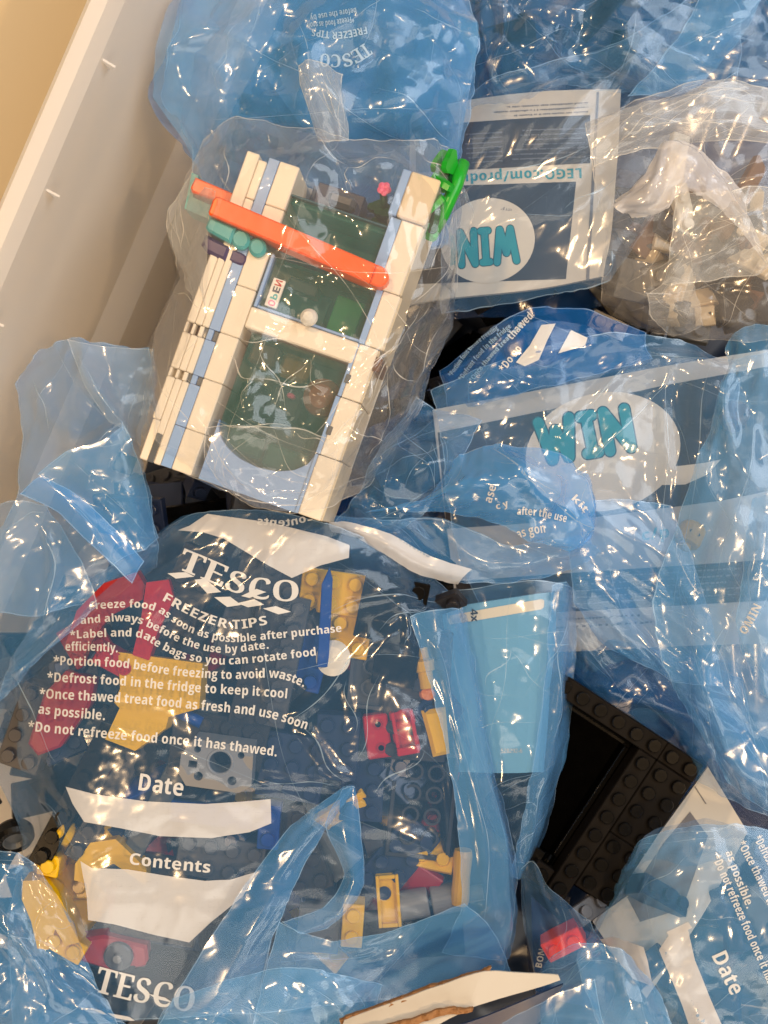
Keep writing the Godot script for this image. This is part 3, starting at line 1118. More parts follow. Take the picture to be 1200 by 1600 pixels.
func build_booklets() -> void:
	# upper booklet, upside down
	var b := slab_thing("booklet", "white and dark booklet lying upside down right of the house, its lettering inverted", "booklet", [
		[[640, 178, 78], [722, 158, 84], [850, 142, 88], [970, 140, 84]],
		[[640, 280, 80], [718, 272, 87], [846, 264, 90], [964, 262, 86]],
		[[640, 380, 80], [712, 372, 86], [842, 366, 89], [955, 364, 86]],
		[[640, 476, 76], [700, 466, 82], [836, 452, 85], [942, 432, 82]]], 3.0, M.paper, {"wave": 1.0, "wave_size": 60.0, "seed": 3})
	var t: Node3D = b[0]
	var s: Sheet = b[1]
	printed("dark_panel", s, poly([650, 204, 722, 192, 850, 183, 922, 180, 922, 255, 720, 266, 650, 270]), M.ink_brown, t)
	printed("dark_panel", s, poly([650, 292, 718, 290, 900, 284, 884, 436, 702, 442, 650, 444]), M.ink_dark, t)
	printed("speech_bubble", s, ellipse(Vector2(762, 376), Vector2(74, 66), -12), M.paper, t, 0.25)
	printed("page_fold", s, poly([932, 144, 936, 144, 920, 440, 915, 441]), M.ink_grey, t, 0.2)
	printed("column_rule", s, poly([788, 190, 790, 190, 788, 260, 786, 260]), M.ink_dark, t, 0.25)
	lettering(s, "LEGO.com/produc", [908, 262, 815, 266, 708, 272], 15, M.ink_teal, t)
	fat_word(s, Vector2(806, 352), Vector2(-92, 8), Vector2(4, 58), t)
	lettering(s, "PRODUCT FEEDBACK AND", [806, 335, 770, 332, 722, 340], 5.5, M.ink_grey, t)
	lettering(s, "SET REVIEWS ABOUT THIS", [800, 325, 770, 322, 728, 328], 5.0, M.ink_grey, t)
	lettering(s, "PRODUCT", [778, 313, 750, 314], 5.0, M.ink_grey, t)
	rng.seed = 31
	text_lines(s, Vector2(912, 200), Vector2(-118, 4), Vector2(0.4, 7.4), 7, 2.6, M.ink_grey, t)
	text_lines(s, Vector2(784, 206), Vector2(-62, 4), Vector2(0.2, 7.4), 7, 2.6, M.ink_grey, t)
	text_lines(s, Vector2(918, 160), Vector2(-150, 8), Vector2(0.2, 7.0), 3, 2.4, M.ink_grey, t)
	# right booklet
	b = slab_thing("booklet", "large white booklet with a speech bubble reading WIN, under blue film at the right", "booklet", [
		[[676, 640, 88], [860, 606, 92], [1040, 572, 94], [1240, 540, 92]],
		[[690, 760, 90], [870, 740, 94], [1046, 716, 95], [1240, 690, 93]],
		[[706, 890, 88], [880, 880, 91], [1050, 868, 92], [1240, 856, 90]],
		[[720, 1022, 84], [890, 1018, 86], [1056, 1010, 87], [1240, 1004, 86]]], 3.0, M.paper_grey, {"wave": 0.8, "wave_size": 70.0, "seed": 8})
	t = b[0]
	s = b[1]
	printed("dark_panel", s, poly([684, 676, 860, 640, 1040, 602, 1236, 566, 1236, 760, 1128, 782, 900, 812, 760, 822, 698, 826]), M.ink_dark, t)
	printed("dark_panel", s, poly([712, 908, 880, 896, 1060, 884, 1236, 872, 1236, 936, 1060, 946, 880, 956, 716, 962]), M.ink_dark, t)
	printed("speech_bubble", s, ellipse(Vector2(942, 706), Vector2(122, 92), -12), M.paper, t, 0.25)
	printed("speech_bubble_tail", s, poly([1030, 730, 1060, 728, 1096, 724, 1126, 718, 1104, 742, 1070, 757, 1026, 758]), M.paper, t, 0.28)
	fat_word(s, Vector2(850, 726), Vector2(144, -24), Vector2(-14, -68), t)
	lettering(s, "PRODUCT FEEDBACK AND", [938, 752, 980, 744, 1036, 724], 8, M.ink_grey, t)
	lettering(s, "SET REVIEWS ABOUT THIS", [946, 766, 990, 758, 1034, 742], 7.5, M.ink_grey, t)
	lettering(s, "PRODUCT.", [972, 776, 1010, 769], 7.5, M.ink_grey, t)
	lettering(s, "c/p", [1004, 846, 1024, 843, 1046, 840], 17, M.ink_teal, t)
	text_lines(s, Vector2(900, 902), Vector2(300, -18), Vector2(0.4, 10.0), 5, 3.0, M.ink_grey, t)
	text_lines(s, Vector2(740, 975), Vector2(300, -18), Vector2(0.4, 12.0), 2, 3.4, M.ink_grey, t)
	# a round yellow-brown toy head and another, on the booklet
	for q in [[1078, 836, 100, "tan round toy head lying on the lower half of the right booklet"], [1148, 650, 102, "brown round toy head near the right edge, above the booklet's bubble tail"]]:
		var h := thing("toy_figure_piece", q[3], "toy head")
		put(h, q[0], q[1], q[2], 30, 70)
		part("head", lathe([mm2(2.6, -4.4), mm2(4.2, -4.2), mm2(5.0, -3.0), mm2(5.1, 2.6), mm2(4.4, 4.0), mm2(2.6, 4.4)], 20), M.gold if q[1] > 700 else M.brown, h)
		part("stud", lathe([mm2(2.4, 4.4), mm2(2.4, 6.0), mm2(0, 6.0)], 16), M.gold if q[1] > 700 else M.brown, h)
		part("eye", lathe([mm2(0.6, 0), mm2(0.6, 0.15), mm2(0, 0.15)], 10, 2), M.pitch, h).position = mm(-1.5, 0.6, -4.95)
		part("eye", lathe([mm2(0.6, 0), mm2(0.6, 0.15), mm2(0, 0.15)], 10, 2), M.pitch, h).position = mm(1.5, 0.6, -4.95)
	# blue booklet
	b = slab_thing("booklet", "sky blue folded booklet with a cream strip marked 4x", "booklet", [
		[[690, 952, 94], [760, 940, 99], [820, 931, 101], [856, 926, 101], [871, 927, 97]],
		[[700, 1030, 95], [764, 1026, 100], [820, 1022, 102], [852, 1018, 102], [866, 1018, 98]],
		[[708, 1115, 95], [768, 1112, 100], [818, 1110, 102], [846, 1108, 102], [858, 1108, 98]],
		[[716, 1206, 94], [772, 1208, 99], [815, 1208, 101], [838, 1206, 101], [848, 1206, 97]]], 2.2, M.ink_blue, {"wave": 1.2, "wave_size": 45.0, "seed": 12})
	t = b[0]
	s = b[1]
	printed("cream_strip", s, poly([702, 962, 760, 951, 846, 936, 850, 938, 850, 948, 846, 952, 764, 966, 703, 976]), M.paper_cream, t)
	lettering(s, "4x", [735, 952, 737, 972], 11, M.ink_dark, t)
	lettering(s, "528292-6", [783, 1176, 816, 1176], 6.5, M.paper, t, "Droid Sans", false)
	# the leaflet beneath it
	b = slab_thing("leaflet", "olive green leaflet sticking out below the blue booklet", "leaflet", [
		[[740, 1215, 82], [780, 1216, 84], [826, 1214, 84]], [[750, 1270, 82], [786, 1272, 84], [818, 1268, 84]], [[762, 1330, 80], [790, 1332, 82], [808, 1326, 82]]], 0.6, flat_print(Color(0.33, 0.38, 0.26)), {"seed": 4})
	# white sheet beside the black frame
	b = slab_thing("printed_card", "white card with a dark triangle, tucked along the black brick frame", "card", [
		[[1106, 1198, 93], [1134, 1244, 93], [1168, 1300, 92]], [[1020, 1316, 92], [1058, 1370, 92], [1100, 1426, 91]], [[926, 1440, 91], [966, 1500, 90], [1010, 1560, 89]]], 1.0, M.paper, {"seed": 5})
	printed("dark_triangle", b[1], poly([1078, 1268, 1106, 1306, 1066, 1420, 1000, 1440, 980, 1402, 1036, 1318]), M.ink_grey, b[0])
	printed("scratch", b[1], poly([1086, 1228, 1104, 1256, 1102, 1256, 1085, 1230]), M.ink_grey, b[0])
	# torn card box at the lower edge
	var c := thing("cardboard_box", "torn open cardboard box with a white inside at the lower edge", "cardboard box")
	var flap := sheet([
		[[538, 1594, 142], [650, 1553, 145], [756, 1518, 147], [872, 1523, 147]],
		[[530, 1618, 144], [650, 1590, 147], [742, 1550, 148], [874, 1527, 147]],
		[[520, 1660, 146], [640, 1625, 149], [734, 1576, 149], [876, 1532, 147]]], 1.5, {"edge": 0.3, "wave": 0.3, "wave_size": 30.0, "seed": 6})
	part("white_liner", slab_of(flap, 0.6), M.paper, c)
	var rag := sheet([
		[[530, 1594, 141], [600, 1568, 143], [680, 1539, 144.5], [768, 1513, 146]],
		[[532, 1602, 142], [600, 1576, 144], [682, 1547, 145.6], [764, 1519, 147]]], 0.7, {"edge": 0.7, "wave": 1.0, "wave_size": 5.0, "seed": 16})
	var flute := sheet([
		[[560, 1612, 148], [620, 1600, 149], [690, 1576, 150.4], [740, 1574, 150.6]],
		[[556, 1634, 148.4], [620, 1612, 149.4], [690, 1588, 150.8], [738, 1580, 151]]], 0.7, {"edge": 0.8, "wave": 1.6, "wave_size": 5.0, "seed": 18})
	part("torn_edge", slab_of(flute, 1.2), M.card_edge, c)
	part("torn_edge", slab_of(rag, 1.6), M.card_edge, c)
	var side := sheet([
		[[640, 1628, 146], [760, 1588, 147], [880, 1538, 146.6]],
		[[650, 1665, 120], [770, 1630, 120], [872, 1552, 120]], [[660, 1690, 90], [780, 1660, 90], [868, 1570, 90]]], 3.0, {"seed": 7, "edge": 0.0})
	part("blue_side", slab_of(side, 1.0), M.ink_navy, c)
	# red printed box in the gap left of the lower right bag
	b = slab_thing("printed_box", "navy and red printed toy box in the gap beside the cardboard", "box", [
		[[830, 1400, 88], [880, 1440, 88], [960, 1470, 86]], [[832, 1480, 88], [880, 1496, 88], [960, 1520, 86]], [[838, 1560, 86], [880, 1566, 86], [960, 1580, 84]]], 20.0, M.ink_navy, {"seed": 15})
	lettering(b[1], "BON", [846, 1512, 852, 1484], 10, M.paper, b[0])
	for k in 1:
		put(tag(part("red_brick", small_piece(2), plastic(Color(1.0, 0.25, 0.0)), self), ["small orange red brick on the navy printed box", "second red brick by the navy box edge", "red piece closest to the black frame's lower corner"][k], "toy brick"), 880, 1468, 93, 60, 8)

# ---------------------------------------------------------------- bricks in the big blue bag
func loose(called: String, label: String, px: float, py: float, h: float, turn: float, nx: int, nz: int, high: float, m: Material, studs := true, hollow := false, tx := 0.0, tz := 0.0) -> Node3D:
	var o := thing(called, label, "toy brick")
	brick_into(o, nx, nz, high, m, studs, hollow)
	return put(o, px, py, h, turn, tx, tz)

func solid(called: String, label: String, mesh: Mesh, m: Material, px: float, py: float, h: float, turn: float, tx := 0.0, tz := 0.0) -> Node3D:
	var o := part(called, mesh, m, self)
	tag(o, label, "toy piece")
	return put(o, px, py, h, turn, tx, tz)

func outline_mm(p: Array) -> PackedVector2Array:
	var o := PackedVector2Array()
	for k in range(0, p.size(), 2):
		o.append(mm2(p[k], p[k + 1]))
	return o

func build_main_bag_bricks() -> void:
	# yellow
	loose("yellow_plate", "gold yellow studded plate at the bag's upper right, under the white O", 520, 925, 104, 8, 3, 2, 3.2, M.yellow)
	loose("yellow_plate", "gold yellow two by two plate half under the round white disc", 546, 992, 103, 10, 2, 2, 3.2, M.yellow)
	solid("yellow_slope", "large smooth yellow slope behind the lines of white print", prism_mm(outline_mm([-16, -13, 15, -9, 14, 7, 3, 10, 2, 14, -9, 22, -20, 18, -15, 7, -17, 5, -15, 0]), 0, 9, 0.6), M.yellow, 262, 1074, 107, 0, -6, 4)
	solid("yellow_tap", "upper yellow nozzle piece at the bag's right edge", lathe([mm2(0, -6), mm2(2.6, -6), mm2(2.8, 0), mm2(3.8, 0.4), mm2(3.9, 4), mm2(2.4, 5), mm2(2.2, 9), mm2(0, 9)], 18), M.gold, 664, 1050, 108, 172, 96, 0)
	solid("tan_joint", "orange tan ball joint between the two yellow nozzles", lathe([mm2(0, -3), mm2(2, -2.4), mm2(3, -1), mm2(3.2, 0.6), mm2(2.4, 2.2), mm2(0, 3)], 16), plastic(Color(0.85, 0.50, 0.22)), 668, 1082, 107, 0)
	solid("yellow_wedge", "smooth bright yellow rounded wedge beside the red clips", prism_mm(outline_mm([-5, -8, 4, -9, 4.6, 8, -1.5, 9, -3, 1]), 0, 6, 1.4), M.yellow, 680, 1140, 106, -3)
	solid("grey_rod", "dark rod running down from the yellow wedge", tube([mm(0, 0, 0), mm(1.5, 0, 12), mm(4.5, -1, 46)], 0.0036, 14), M.black, 690, 1178, 102, 0)
	solid("pale_yellow_grip_piece", "pale yellow ribbed handle low at the bag's right edge", lathe([mm2(0, -10), mm2(3.2, -10), mm2(3.6, -8), mm2(3.2, 0), mm2(3.5, 8), mm2(3.2, 10), mm2(0, 10)], 16), M.gold, 721, 1370, 106, 4, 90, 0)
	var panel := thing("yellow_recessed_piece", "upright yellow recessed panel near the bag's lower edge", "toy brick")
	part("back", box(mm(-4.2, -2, -9.6), mm(4.2, 1, 9.6)), M.yellow, panel)
	for q in [[-4.2, -9.6, -3.0, 9.6], [3.0, -9.6, 4.2, 9.6], [-2.9, -9.6, 2.9, -8.2], [-2.9, 8.2, 2.9, 9.6]]:
		part("rim", box(mm(q[0], 1.05, q[1]), mm(q[2], 3.2, q[3]), 0.0002), M.yellow, panel)
	put(panel, 607, 1404, 104, -4)
	loose("yellow_brick", "half hidden yellow brick left of the yellow panel", 552, 1432, 100, 4, 1, 2, 9.6, M.yellow)
	# yellow group at the bag's lower left
	var pipe := thing("yellow_pipe", "yellow tube with an open end at the bag's left edge", "toy piece")
	part("tube", lathe([mm2(2.9, 7.6), mm2(2.9, -8), mm2(4.4, -8), mm2(4.4, 7.4), mm2(4.1, 7.6), mm2(2.9, 7.6)], 22), M.yellow, pipe)
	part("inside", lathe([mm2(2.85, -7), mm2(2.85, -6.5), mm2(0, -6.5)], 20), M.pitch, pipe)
	put(pipe, 108, 1304, 106, -40, -52, 0)
	solid("yellow_bracket", "yellow bent bracket above the lower white panel", prism_mm(outline_mm([-12, 2, -7, -6, 2, -8, 14, 2, 14, 8, 2, 1, -5, 4, -6, 9, -12, 8]), 0, 8, 0.7), M.yellow, 178, 1334, 103, 4)
	solid("yellow_claw", "rounded yellow claw piece low at the left edge", prism_mm(outline_mm([-9, -11, -3, -12, 4, -7, 10, 2, 13, 10, 8, 12, 4, 6, 2, 14, -2, 14, -5, 4, -9, -4]), 0, 8, 1.6), M.yellow, 82, 1410, 104, 6, 6)
	loose("yellow_brick", "yellow brick under the claw at the lower left", 112, 1462, 100, 30, 2, 1, 9.6, M.yellow)
	loose("yellow_round", "small yellow piece left of the open tube", 88, 1340, 102, 12, 1, 1, 9.6, M.yellow)
	solid("dark_bush", "black bushing ring between the yellow bracket and panel", lathe([mm2(1.6, 4), mm2(1.6, -4), mm2(3.6, -4), mm2(3.6, 4), mm2(1.6, 4)], 18), M.black, 168, 1250, 104, 20, 60)
	# red
	solid("red_curved_piece", "deep red curved panel at the bag's upper left", prism_mm(outline_mm([-17, 14, -12, 0, -2, -10, 10, -14, 13, -9, 12, -4, 0, 2, -6, 10, -10, 17]), 0, 6, 1.0), M.wine, 178, 950, 106, 0, 4)
	solid("red_curved_piece", "deep red bar leaning left of the yellow slope", prism_mm(outline_mm([-4, -14, 4, -15, 6, -8, 0, 4, -3, 14, -9, 12, -6, 0]), 0, 7, 1.0), M.red, 252, 968, 108, 0)
	loose("red_brick", "red brick between the curved panel and the yellow slope", 190, 1030, 104, 28, 2, 1, 9.6, M.red)
	solid("red_curved_piece", "lower left deep red wedge beneath the last lines of print", prism_mm(outline_mm([-9, -7, -2, -16, 9, -14, 8, -4, -1, 12, -9, 16, -13, 12]), 0, 7, 1.0), M.wine, 112, 1112, 102, 6)
	loose("red_plate", "red plate beside the curved red panel", 136, 1000, 103, -30, 2, 2, 3.2, M.wine)
	for q in [[590, 1146, "left of the pair of red clip bricks", -8.0], [632, 1138, "right of the pair of red clip bricks", -10.0]]:
		var c := thing("red_clip_brick", q[2], "toy brick")
		part("body", box(mm(-4.6, 0, -8), mm(4.6, 6, 8), 0.0006), M.red, c)
		if q[0] < 600:
			for z in [-4.5, 4.2]:
				part("hole_ring", lathe([mm2(1.1, 0.2), mm2(1.1, 0.05), mm2(1.9, 0.05), mm2(1.9, 0.35), mm2(1.1, 0.35), mm2(1.1, -0.02)], 16), M.wine, c).position = mm(0.8, 6, z)
				part("hole", lathe([mm2(1.1, 0), mm2(1.1, 0.12), mm2(0, 0.12)], 14), M.pitch, c).position = mm(0.8, 6, z)
		else:
			part("clip", box(mm(-4.0, 6.05, -8), mm(-2.6, 9, 5), 0.0003), M.red, c)
			part("clip", box(mm(2.8, 6.05, -8), mm(4.2, 9, 5), 0.0003), M.red, c)
			part("clip_back", box(mm(-4.0, 6.05, 5.1), mm(4.2, 9, 8), 0.0003), M.red, c)
			part("bar", tube([mm(-2.5, 7.5, -3), mm(2.7, 7.5, -3)], 0.0016), M.red, c)
		put(c, q[0], q[1], 103, q[3])
	var w := thing("red_wheel_piece", "red piece with a grey disc at the bag's lower left corner", "toy piece")
	part("body", prism_mm(outline_mm([-13, -5, -4, -7, 12, -4, 13, 4, 0, 7, -12, 4]), 0, 6, 1.0), M.wine, w)
	part("disc", lathe([mm2(5.4, 6.1), mm2(5.4, 7.6), mm2(4.8, 8.1), mm2(0, 8.3)], 28), M.dark_grey, w).position = mm(2, 0, 0)
	part("axle", lathe([mm2(1.6, 8.2), mm2(1.6, 9.2), mm2(0, 9.2)], 14), M.light_grey, w).position = mm(2, 0, 0)
	put(w, 184, 1478, 98, 4, 8)
	# white disc, blue pieces
	var d := thing("white_disc", "round white dish beside the gold plate", "toy piece")
	part("dish", lathe([mm2(0, 0.0), mm2(3, 0), mm2(6.4, 1.6), mm2(6.5, 2.1), mm2(4, 2.9), mm2(0, 3.3)], 30), M.white, d)
	put(d, 523, 1029, 111, 0, -12, 14)
	solid("blue_spike", "upright blue blade in front of the gold plate", prism_mm(outline_mm([-1.8, -14, 0.6, -20, 2.0, -16, 2.2, 16, -2.0, 16]), 0, 4, 0.3), M.blue, 508, 972, 110, 3)
	loose("blue_plate", "blue plate under the blade, left of the white disc", 482, 1010, 101, 14, 2, 4, 3.2, M.blue)
	loose("blue_plate", "long blue plate behind the white date panel", 352, 1272, 104, 6, 5, 1, 3.2, M.blue)
	loose("blue_brick", "blue brick at the right end of the date panel", 424, 1282, 103, 4, 1, 2, 9.6, M.blue)
	solid("blue_pin", "short blue pin under the printed lines", tube([mm(-5, 0, 0), mm(5, 0, 1)], 0.0022, 14), M.blue, 296, 1118, 112, 20)
	# greys
	var g := CSGCombiner3D.new()
	g.name = "grey_hub_brick"
	add_child(g)
	tag(g, "light grey brick with a round socket and pin holes, in the bag's middle", "toy brick")
	var body := CSGPolygon3D.new()
	body.name = "body"
	body.polygon = outline_mm([-13, -2, -9, -8, 12, -8, 13, 6, 9, 9, -10, 9, -13, 5])
	body.depth = 0.010
	body.rotation_degrees.x = 90
	body.position.y = 0.0
	g.add_child(body)
	for q in [[1, -1, 4.0], [-6, 5, 1.6], [6, 5, 1.6], [8, -4.5, 1.2], [-7.5, -4.5, 1.2]]:
		var h := CSGCylinder3D.new()
		h.name = "hole"
		h.operation = CSGShape3D.OPERATION_SUBTRACTION
		h.radius = q[2] * 0.001
		h.height = 0.05
		h.sides = 24
		h.position = mm(q[0], -1, q[1])
		g.add_child(h, true)
	var ring := CSGTorus3D.new()
	ring.name = "socket_ring"
	ring.inner_radius = 0.0037
	ring.outer_radius = 0.0052
	ring.sides = 28
	ring.position = mm(1, 9.6, -1)
	g.add_child(ring)
	var slot := CSGBox3D.new()
	slot.name = "slot"
	slot.operation = CSGShape3D.OPERATION_SUBTRACTION
	slot.size = mm(3, 30, 2.4)
	slot.position = mm(-8.5, 0, 1)
	g.add_child(slot)
	g.material_override = M.light_grey
	put(g, 346, 1182, 113, 8, 4)
	var greys := [
		["dark grey long plate slanting past the white letters at the bag's top", 395, 930, 104, 18, 2, 6, 3.2, 1, true, false],
		["dark grey plate with studs left of the white O", 440, 905, 102, 12, 2, 4, 3.2, 1, true, false],
		["dark grey technic bar standing right of the freezer tips", 452, 1030, 103, 12, 1, 6, 9.6, 1, true, false],
		["dark grey bar beside the technic bar, left of the blue plate", 410, 1060, 102, 14, 2, 8, 9.6, 0, true, false],
		["underside of a dark grey plate right of the white disc", 596, 1060, 106, 6, 3, 3, 3.2, 1, false, true],
		["dark grey studded plate left of the red clips", 528, 1160, 102, 4, 2, 3, 9.6, 4, true, false],
		["navy plate with studs under the red clips", 566, 1230, 102, 3, 2, 3, 3.2, 4, true, false],
		["underside of a large dark plate in the bag's lower right", 660, 1258, 106, 6, 3, 5, 9.6, 0, false, true],
		["dark grey curved block under the date panel", 350, 1330, 100, 10, 4, 2, 9.6, 1, true, false],
		["dark grey brick behind the word Contents", 420, 1370, 99, -4, 3, 2, 9.6, 4, true, false],
		["long black beam slanting at the bag's left", 150, 1190, 103, 28, 1, 10, 9.6, 2, true, false],
		["second long dark beam beside the black one", 200, 1200, 101, 30, 1, 9, 9.6, 0, true, false],
		["thin grey bar slanting down to the date panel", 270, 1215, 104, 28, 1, 8, 3.2, 3, false, false],
		["dark brick left of the red wedge", 60, 1130, 96, 20, 2, 4, 9.6, 0, true, false],
		["dark brick between red panel and bag's top", 300, 920, 101, 24, 2, 4, 9.6, 0, true, false],
		["dark block at the bag's top right corner", 612, 950, 104, 12, 3, 3, 9.6, 2, true, false],
		["dark upright brick below the bag's top right corner", 622, 1000, 102, 8, 2, 4, 9.6, 2, true, false],
		["navy curved brick below the big dark plate", 620, 1340, 101, 40, 2, 4, 3.2, 4, true, false],
		["dark grey brick under the folded blue flap", 470, 1320, 98, -20, 2, 4, 9.6, 0, true, false],
		["mid grey brick below the folded flap", 500, 1440, 97, 6, 2, 2, 9.6, 3, true, false],
		["dark plate beneath the lower white panel's left", 250, 1400, 98, 10, 4, 4, 3.2, 0, true, false],
		["black brick beneath the lower white panel's right", 380, 1430, 97, -8, 4, 3, 9.6, 2, true, false],
		["dark brick at the foot of the bag beside the second white lettering", 260, 1510, 92, 10, 4, 2, 9.6, 2, true, false],
		["dark brick at the bag's lower left behind the second lettering", 150, 1545, 88, 14, 4, 2, 9.6, 2, true, false],
		["brown grey brick under the yellow slope", 230, 1150, 100, 26, 2, 3, 9.6, 2, true, false],
		["dark brick under the light grey hub", 340, 1160, 101, 8, 4, 3, 9.6, 0, true, false],
		["navy brick right of the light grey hub", 460, 1190, 100, 10, 3, 3, 9.6, 4, true, false],
		["dark plate under the yellow nozzles", 650, 1080, 98, 4, 3, 6, 9.6, 0, true, false],
		["dark brick at the lower right end of the bag", 640, 1450, 94, -4, 5, 2, 9.6, 2, true, false],
		["dark plate lying under the gold plates", 560, 960, 97, 8, 5, 4, 3.2, 0, true, false]]
	for q in greys:
		loose(["dark_grey_brick", "dark_brick", "black_brick", "grey_brick", "navy_brick"][q[8]], q[0], q[1], q[2], q[3], q[4], q[5], q[6], q[7], [plastic(Color(0.21, 0.21, 0.23)), M.dark_grey, M.black, M.mid_grey, M.navy][q[8]], q[9], q[10], 180.0 if q[10] else 0.0)
	var cyl := thing("grey_barrel", "two joined light grey barrels low in the bag", "toy piece")
	for x in [-6.0, 6.0]:
		part("barrel", lathe([mm2(0, -5.4), mm2(5.0, -5.4), mm2(5.4, -5), mm2(5.4, 5), mm2(5.0, 5.4), mm2(0, 5.4)], 26, 0), M.light_grey, cyl).position = mm(x, 0, 0)
	part("cap", lathe([mm2(0, -7), mm2(3.0, -7), mm2(3.0, 7), mm2(0, 7)], 18, 0), M.mid_grey, cyl).position = mm(13, 0, 0)
	put(cyl, 672, 1408, 102, -10)
	for q in [[22, 1306, 92, "dark oval wheel with a pale ring at the left edge of the picture"], [455, 1348, 99, "dark wheel half hidden by the folded flap"]]:
		var wh := thing("wheel_piece", q[3], "toy wheel")
		part("tyre", lathe([mm2(4.6, -3), mm2(6.4, -3.2), mm2(7.4, -1.6), mm2(7.4, 1.6), mm2(6.4, 3.2), mm2(4.6, 3)], 28), M.black, wh)
		part("rim", lathe([mm2(4.6, -2.8), mm2(4.6, 2.8), mm2(4.2, 2.8), mm2(3.2, 0.8), mm2(0, 0.8)], 28), M.mid_grey, wh)
		put(wh, q[0], q[1], q[2], 30, 24, -38)

# ---------------------------------------------------------------- heaps of small bricks in the other bags
func heap(called: String, where: String, group: String, centre: Array, spread: Array, h0: float, h1: float, n: int, colours: Array, seed_at: int) -> void:
	# colours: [name, material]; each piece is told apart by colour, kind and its place in the heap
	rng.seed = seed_at
	var lying := {}
	var kinds := ["2x2 brick", "2x4 plate", "1x2 brick", "1x2 plate", "1x3 brick", "2x3 plate", "1x1 brick", "1x6 plate"]
	for k in n:
		var kind := rng.randi_range(0, 7)
		var c: Array = colours[rng.randi_range(0, colours.size() - 1)]
		var x := rng.randf_range(-1, 1)
		var y := rng.randf_range(-1, 1)
		var over := rng.randf() < 0.3
		var o := part(called, small_piece(kind), c[1], self)
		var place: String = ["top", "middle", "bottom"][clampi(int((y + 1) * 1.5), 0, 2)] + [" left", "", " right"][clampi(int((x + 1) * 1.5), 0, 2)]
		var high := rng.randf_range(h0, h1)
		var label := "%s %s%s, %s of heap %s" % [c[0], kinds[kind], " upside down" if over else "", place, where]
		if lying.has(label):   # a second one there: the upper or the lower of the two
			label += ", higher up" if high > lying[label] else ", lower down"
		lying[label] = high
		tag(o, label, "toy brick", group)
		put(o, centre[0] + x * spread[0], centre[1] + y * spread[1], high, rng.randf_range(0, 360), rng.randf_range(-35, 35) + (180 if over else 0), rng.randf_range(-35, 35))

func build_heaps() -> void:
	var black := ["black", M.black]
	var pitch := ["jet black", M.pitch]
	var navy := ["navy", M.navy]
	var grey := ["dark grey", M.dark_grey]
	var pale := ["mid grey", M.mid_grey]
	var coal := ["charcoal", plastic(Color(0.14, 0.14, 0.16))]
	var dark := [black, pitch, coal, navy, grey]
	var mixed := [["tan", M.tan], ["white", M.cream], grey, ["brown", M.brown], black, coal, pale, ["grey brown", plastic(Color(0.48, 0.46, 0.42))]]
	heap("mixed_brick", "in the clear bag", "small bricks heaped in the clear bag", [1055, 405], [125, 105], 60, 82, 62, mixed, 71)
	heap("mixed_brick", "beside the clear bag", "small bricks at the clear bag's right end", [1160, 440], [70, 60], 68, 86, 16, [["brown", M.brown], black, ["tan", M.tan], ["orange", M.orange], grey, pitch], 72)
	heap("dark_brick", "under the top right film", "dark bricks under the upper right film", [960, 70], [260, 90], 40, 72, 26, [black, grey, navy, pitch], 73)
	heap("dark_brick", "in the top left bag", "dark bricks in the top left bag", [560, 200], [160, 170], 40, 86, 30, dark, 74)
	heap("dark_brick", "between house and booklet", "dark bricks between house and booklet", [720, 560], [130, 130], 30, 70, 28, dark, 75)
	heap("dark_brick", "under the middle bag neck", "dark bricks under the middle bag neck", [700, 840], [170, 70], 40, 84, 28, dark, 76)
	heap("dark_brick", "under the house's foot", "dark bricks under the house's foot", [290, 760], [110, 50], 40, 90, 18, [grey, navy, black, pale], 77)
	heap("dark_brick", "beside the black frame", "dark bricks beside the black frame", [960, 1200], [230, 230], 10, 50, 16, [pitch, black, navy], 78)
	heap("dark_brick", "under the lower left film", "dark bricks at the lower left", [260, 1480], [330, 130], 40, 80, 34, dark, 79)
	heap("dark_brick", "at the left edge", "dark bricks at the left edge", [80, 1120], [130, 160], 30, 74, 22, [grey, navy, black], 80)
	heap("jumbled_brick", "in the big printed bag", "small bricks between the larger ones in the big bag", [390, 1190], [300, 250], 88, 103, 60, [coal, grey, navy, pale, grey, navy, ["blue", M.blue], ["red", M.wine], ["yellow", M.yellow]], 82)
	heap("purple_grey_brick", "in the lower right bag", "bricks in the lower right bag", [1090, 1480], [130, 130], 60, 96, 30, [["purple", plastic(Color(0.24, 0.16, 0.30))], grey, navy, pale], 81)

func prism_mm(outline: PackedVector2Array, y0: float, y1: float, bevel := 0.0) -> ArrayMesh:
	return prism(outline, y0 * 0.001, y1 * 0.001, bevel * 0.001)

# ---------------------------------------------------------------- the plastic bags
func layer(called: String, rows: Array, step: float, m: Material, bag: Node3D, o := {}) -> Sheet:
	var s := sheet(rows, step, o)
	part(called, shape_of(s), m, bag)
	if called not in ["back_film", "middle_film", "deep_film", "added_bottom_sheet", "white_strip"]:
		crease_glints(s, M.crease_glint_clear if m in [M.film_clear, M.film_milky, M.film_haze, M.film_tuft] else M.crease_glint, bag)
	return s

func lowered(rows: Array, depth: float) -> Array:   # the back of a bag: the same rim, the middle sunk
	var out := []
	for r in rows.size():
		var line := []
		for c in rows[r].size():
			var q = rows[r][c]
			var inner: bool = r > 0 and c > 0 and r < rows.size() - 1 and c < rows[r].size() - 1
			line.append([q[0], q[1], q[2] - (depth if inner else 0.6)])
		out.append(line)
	return out

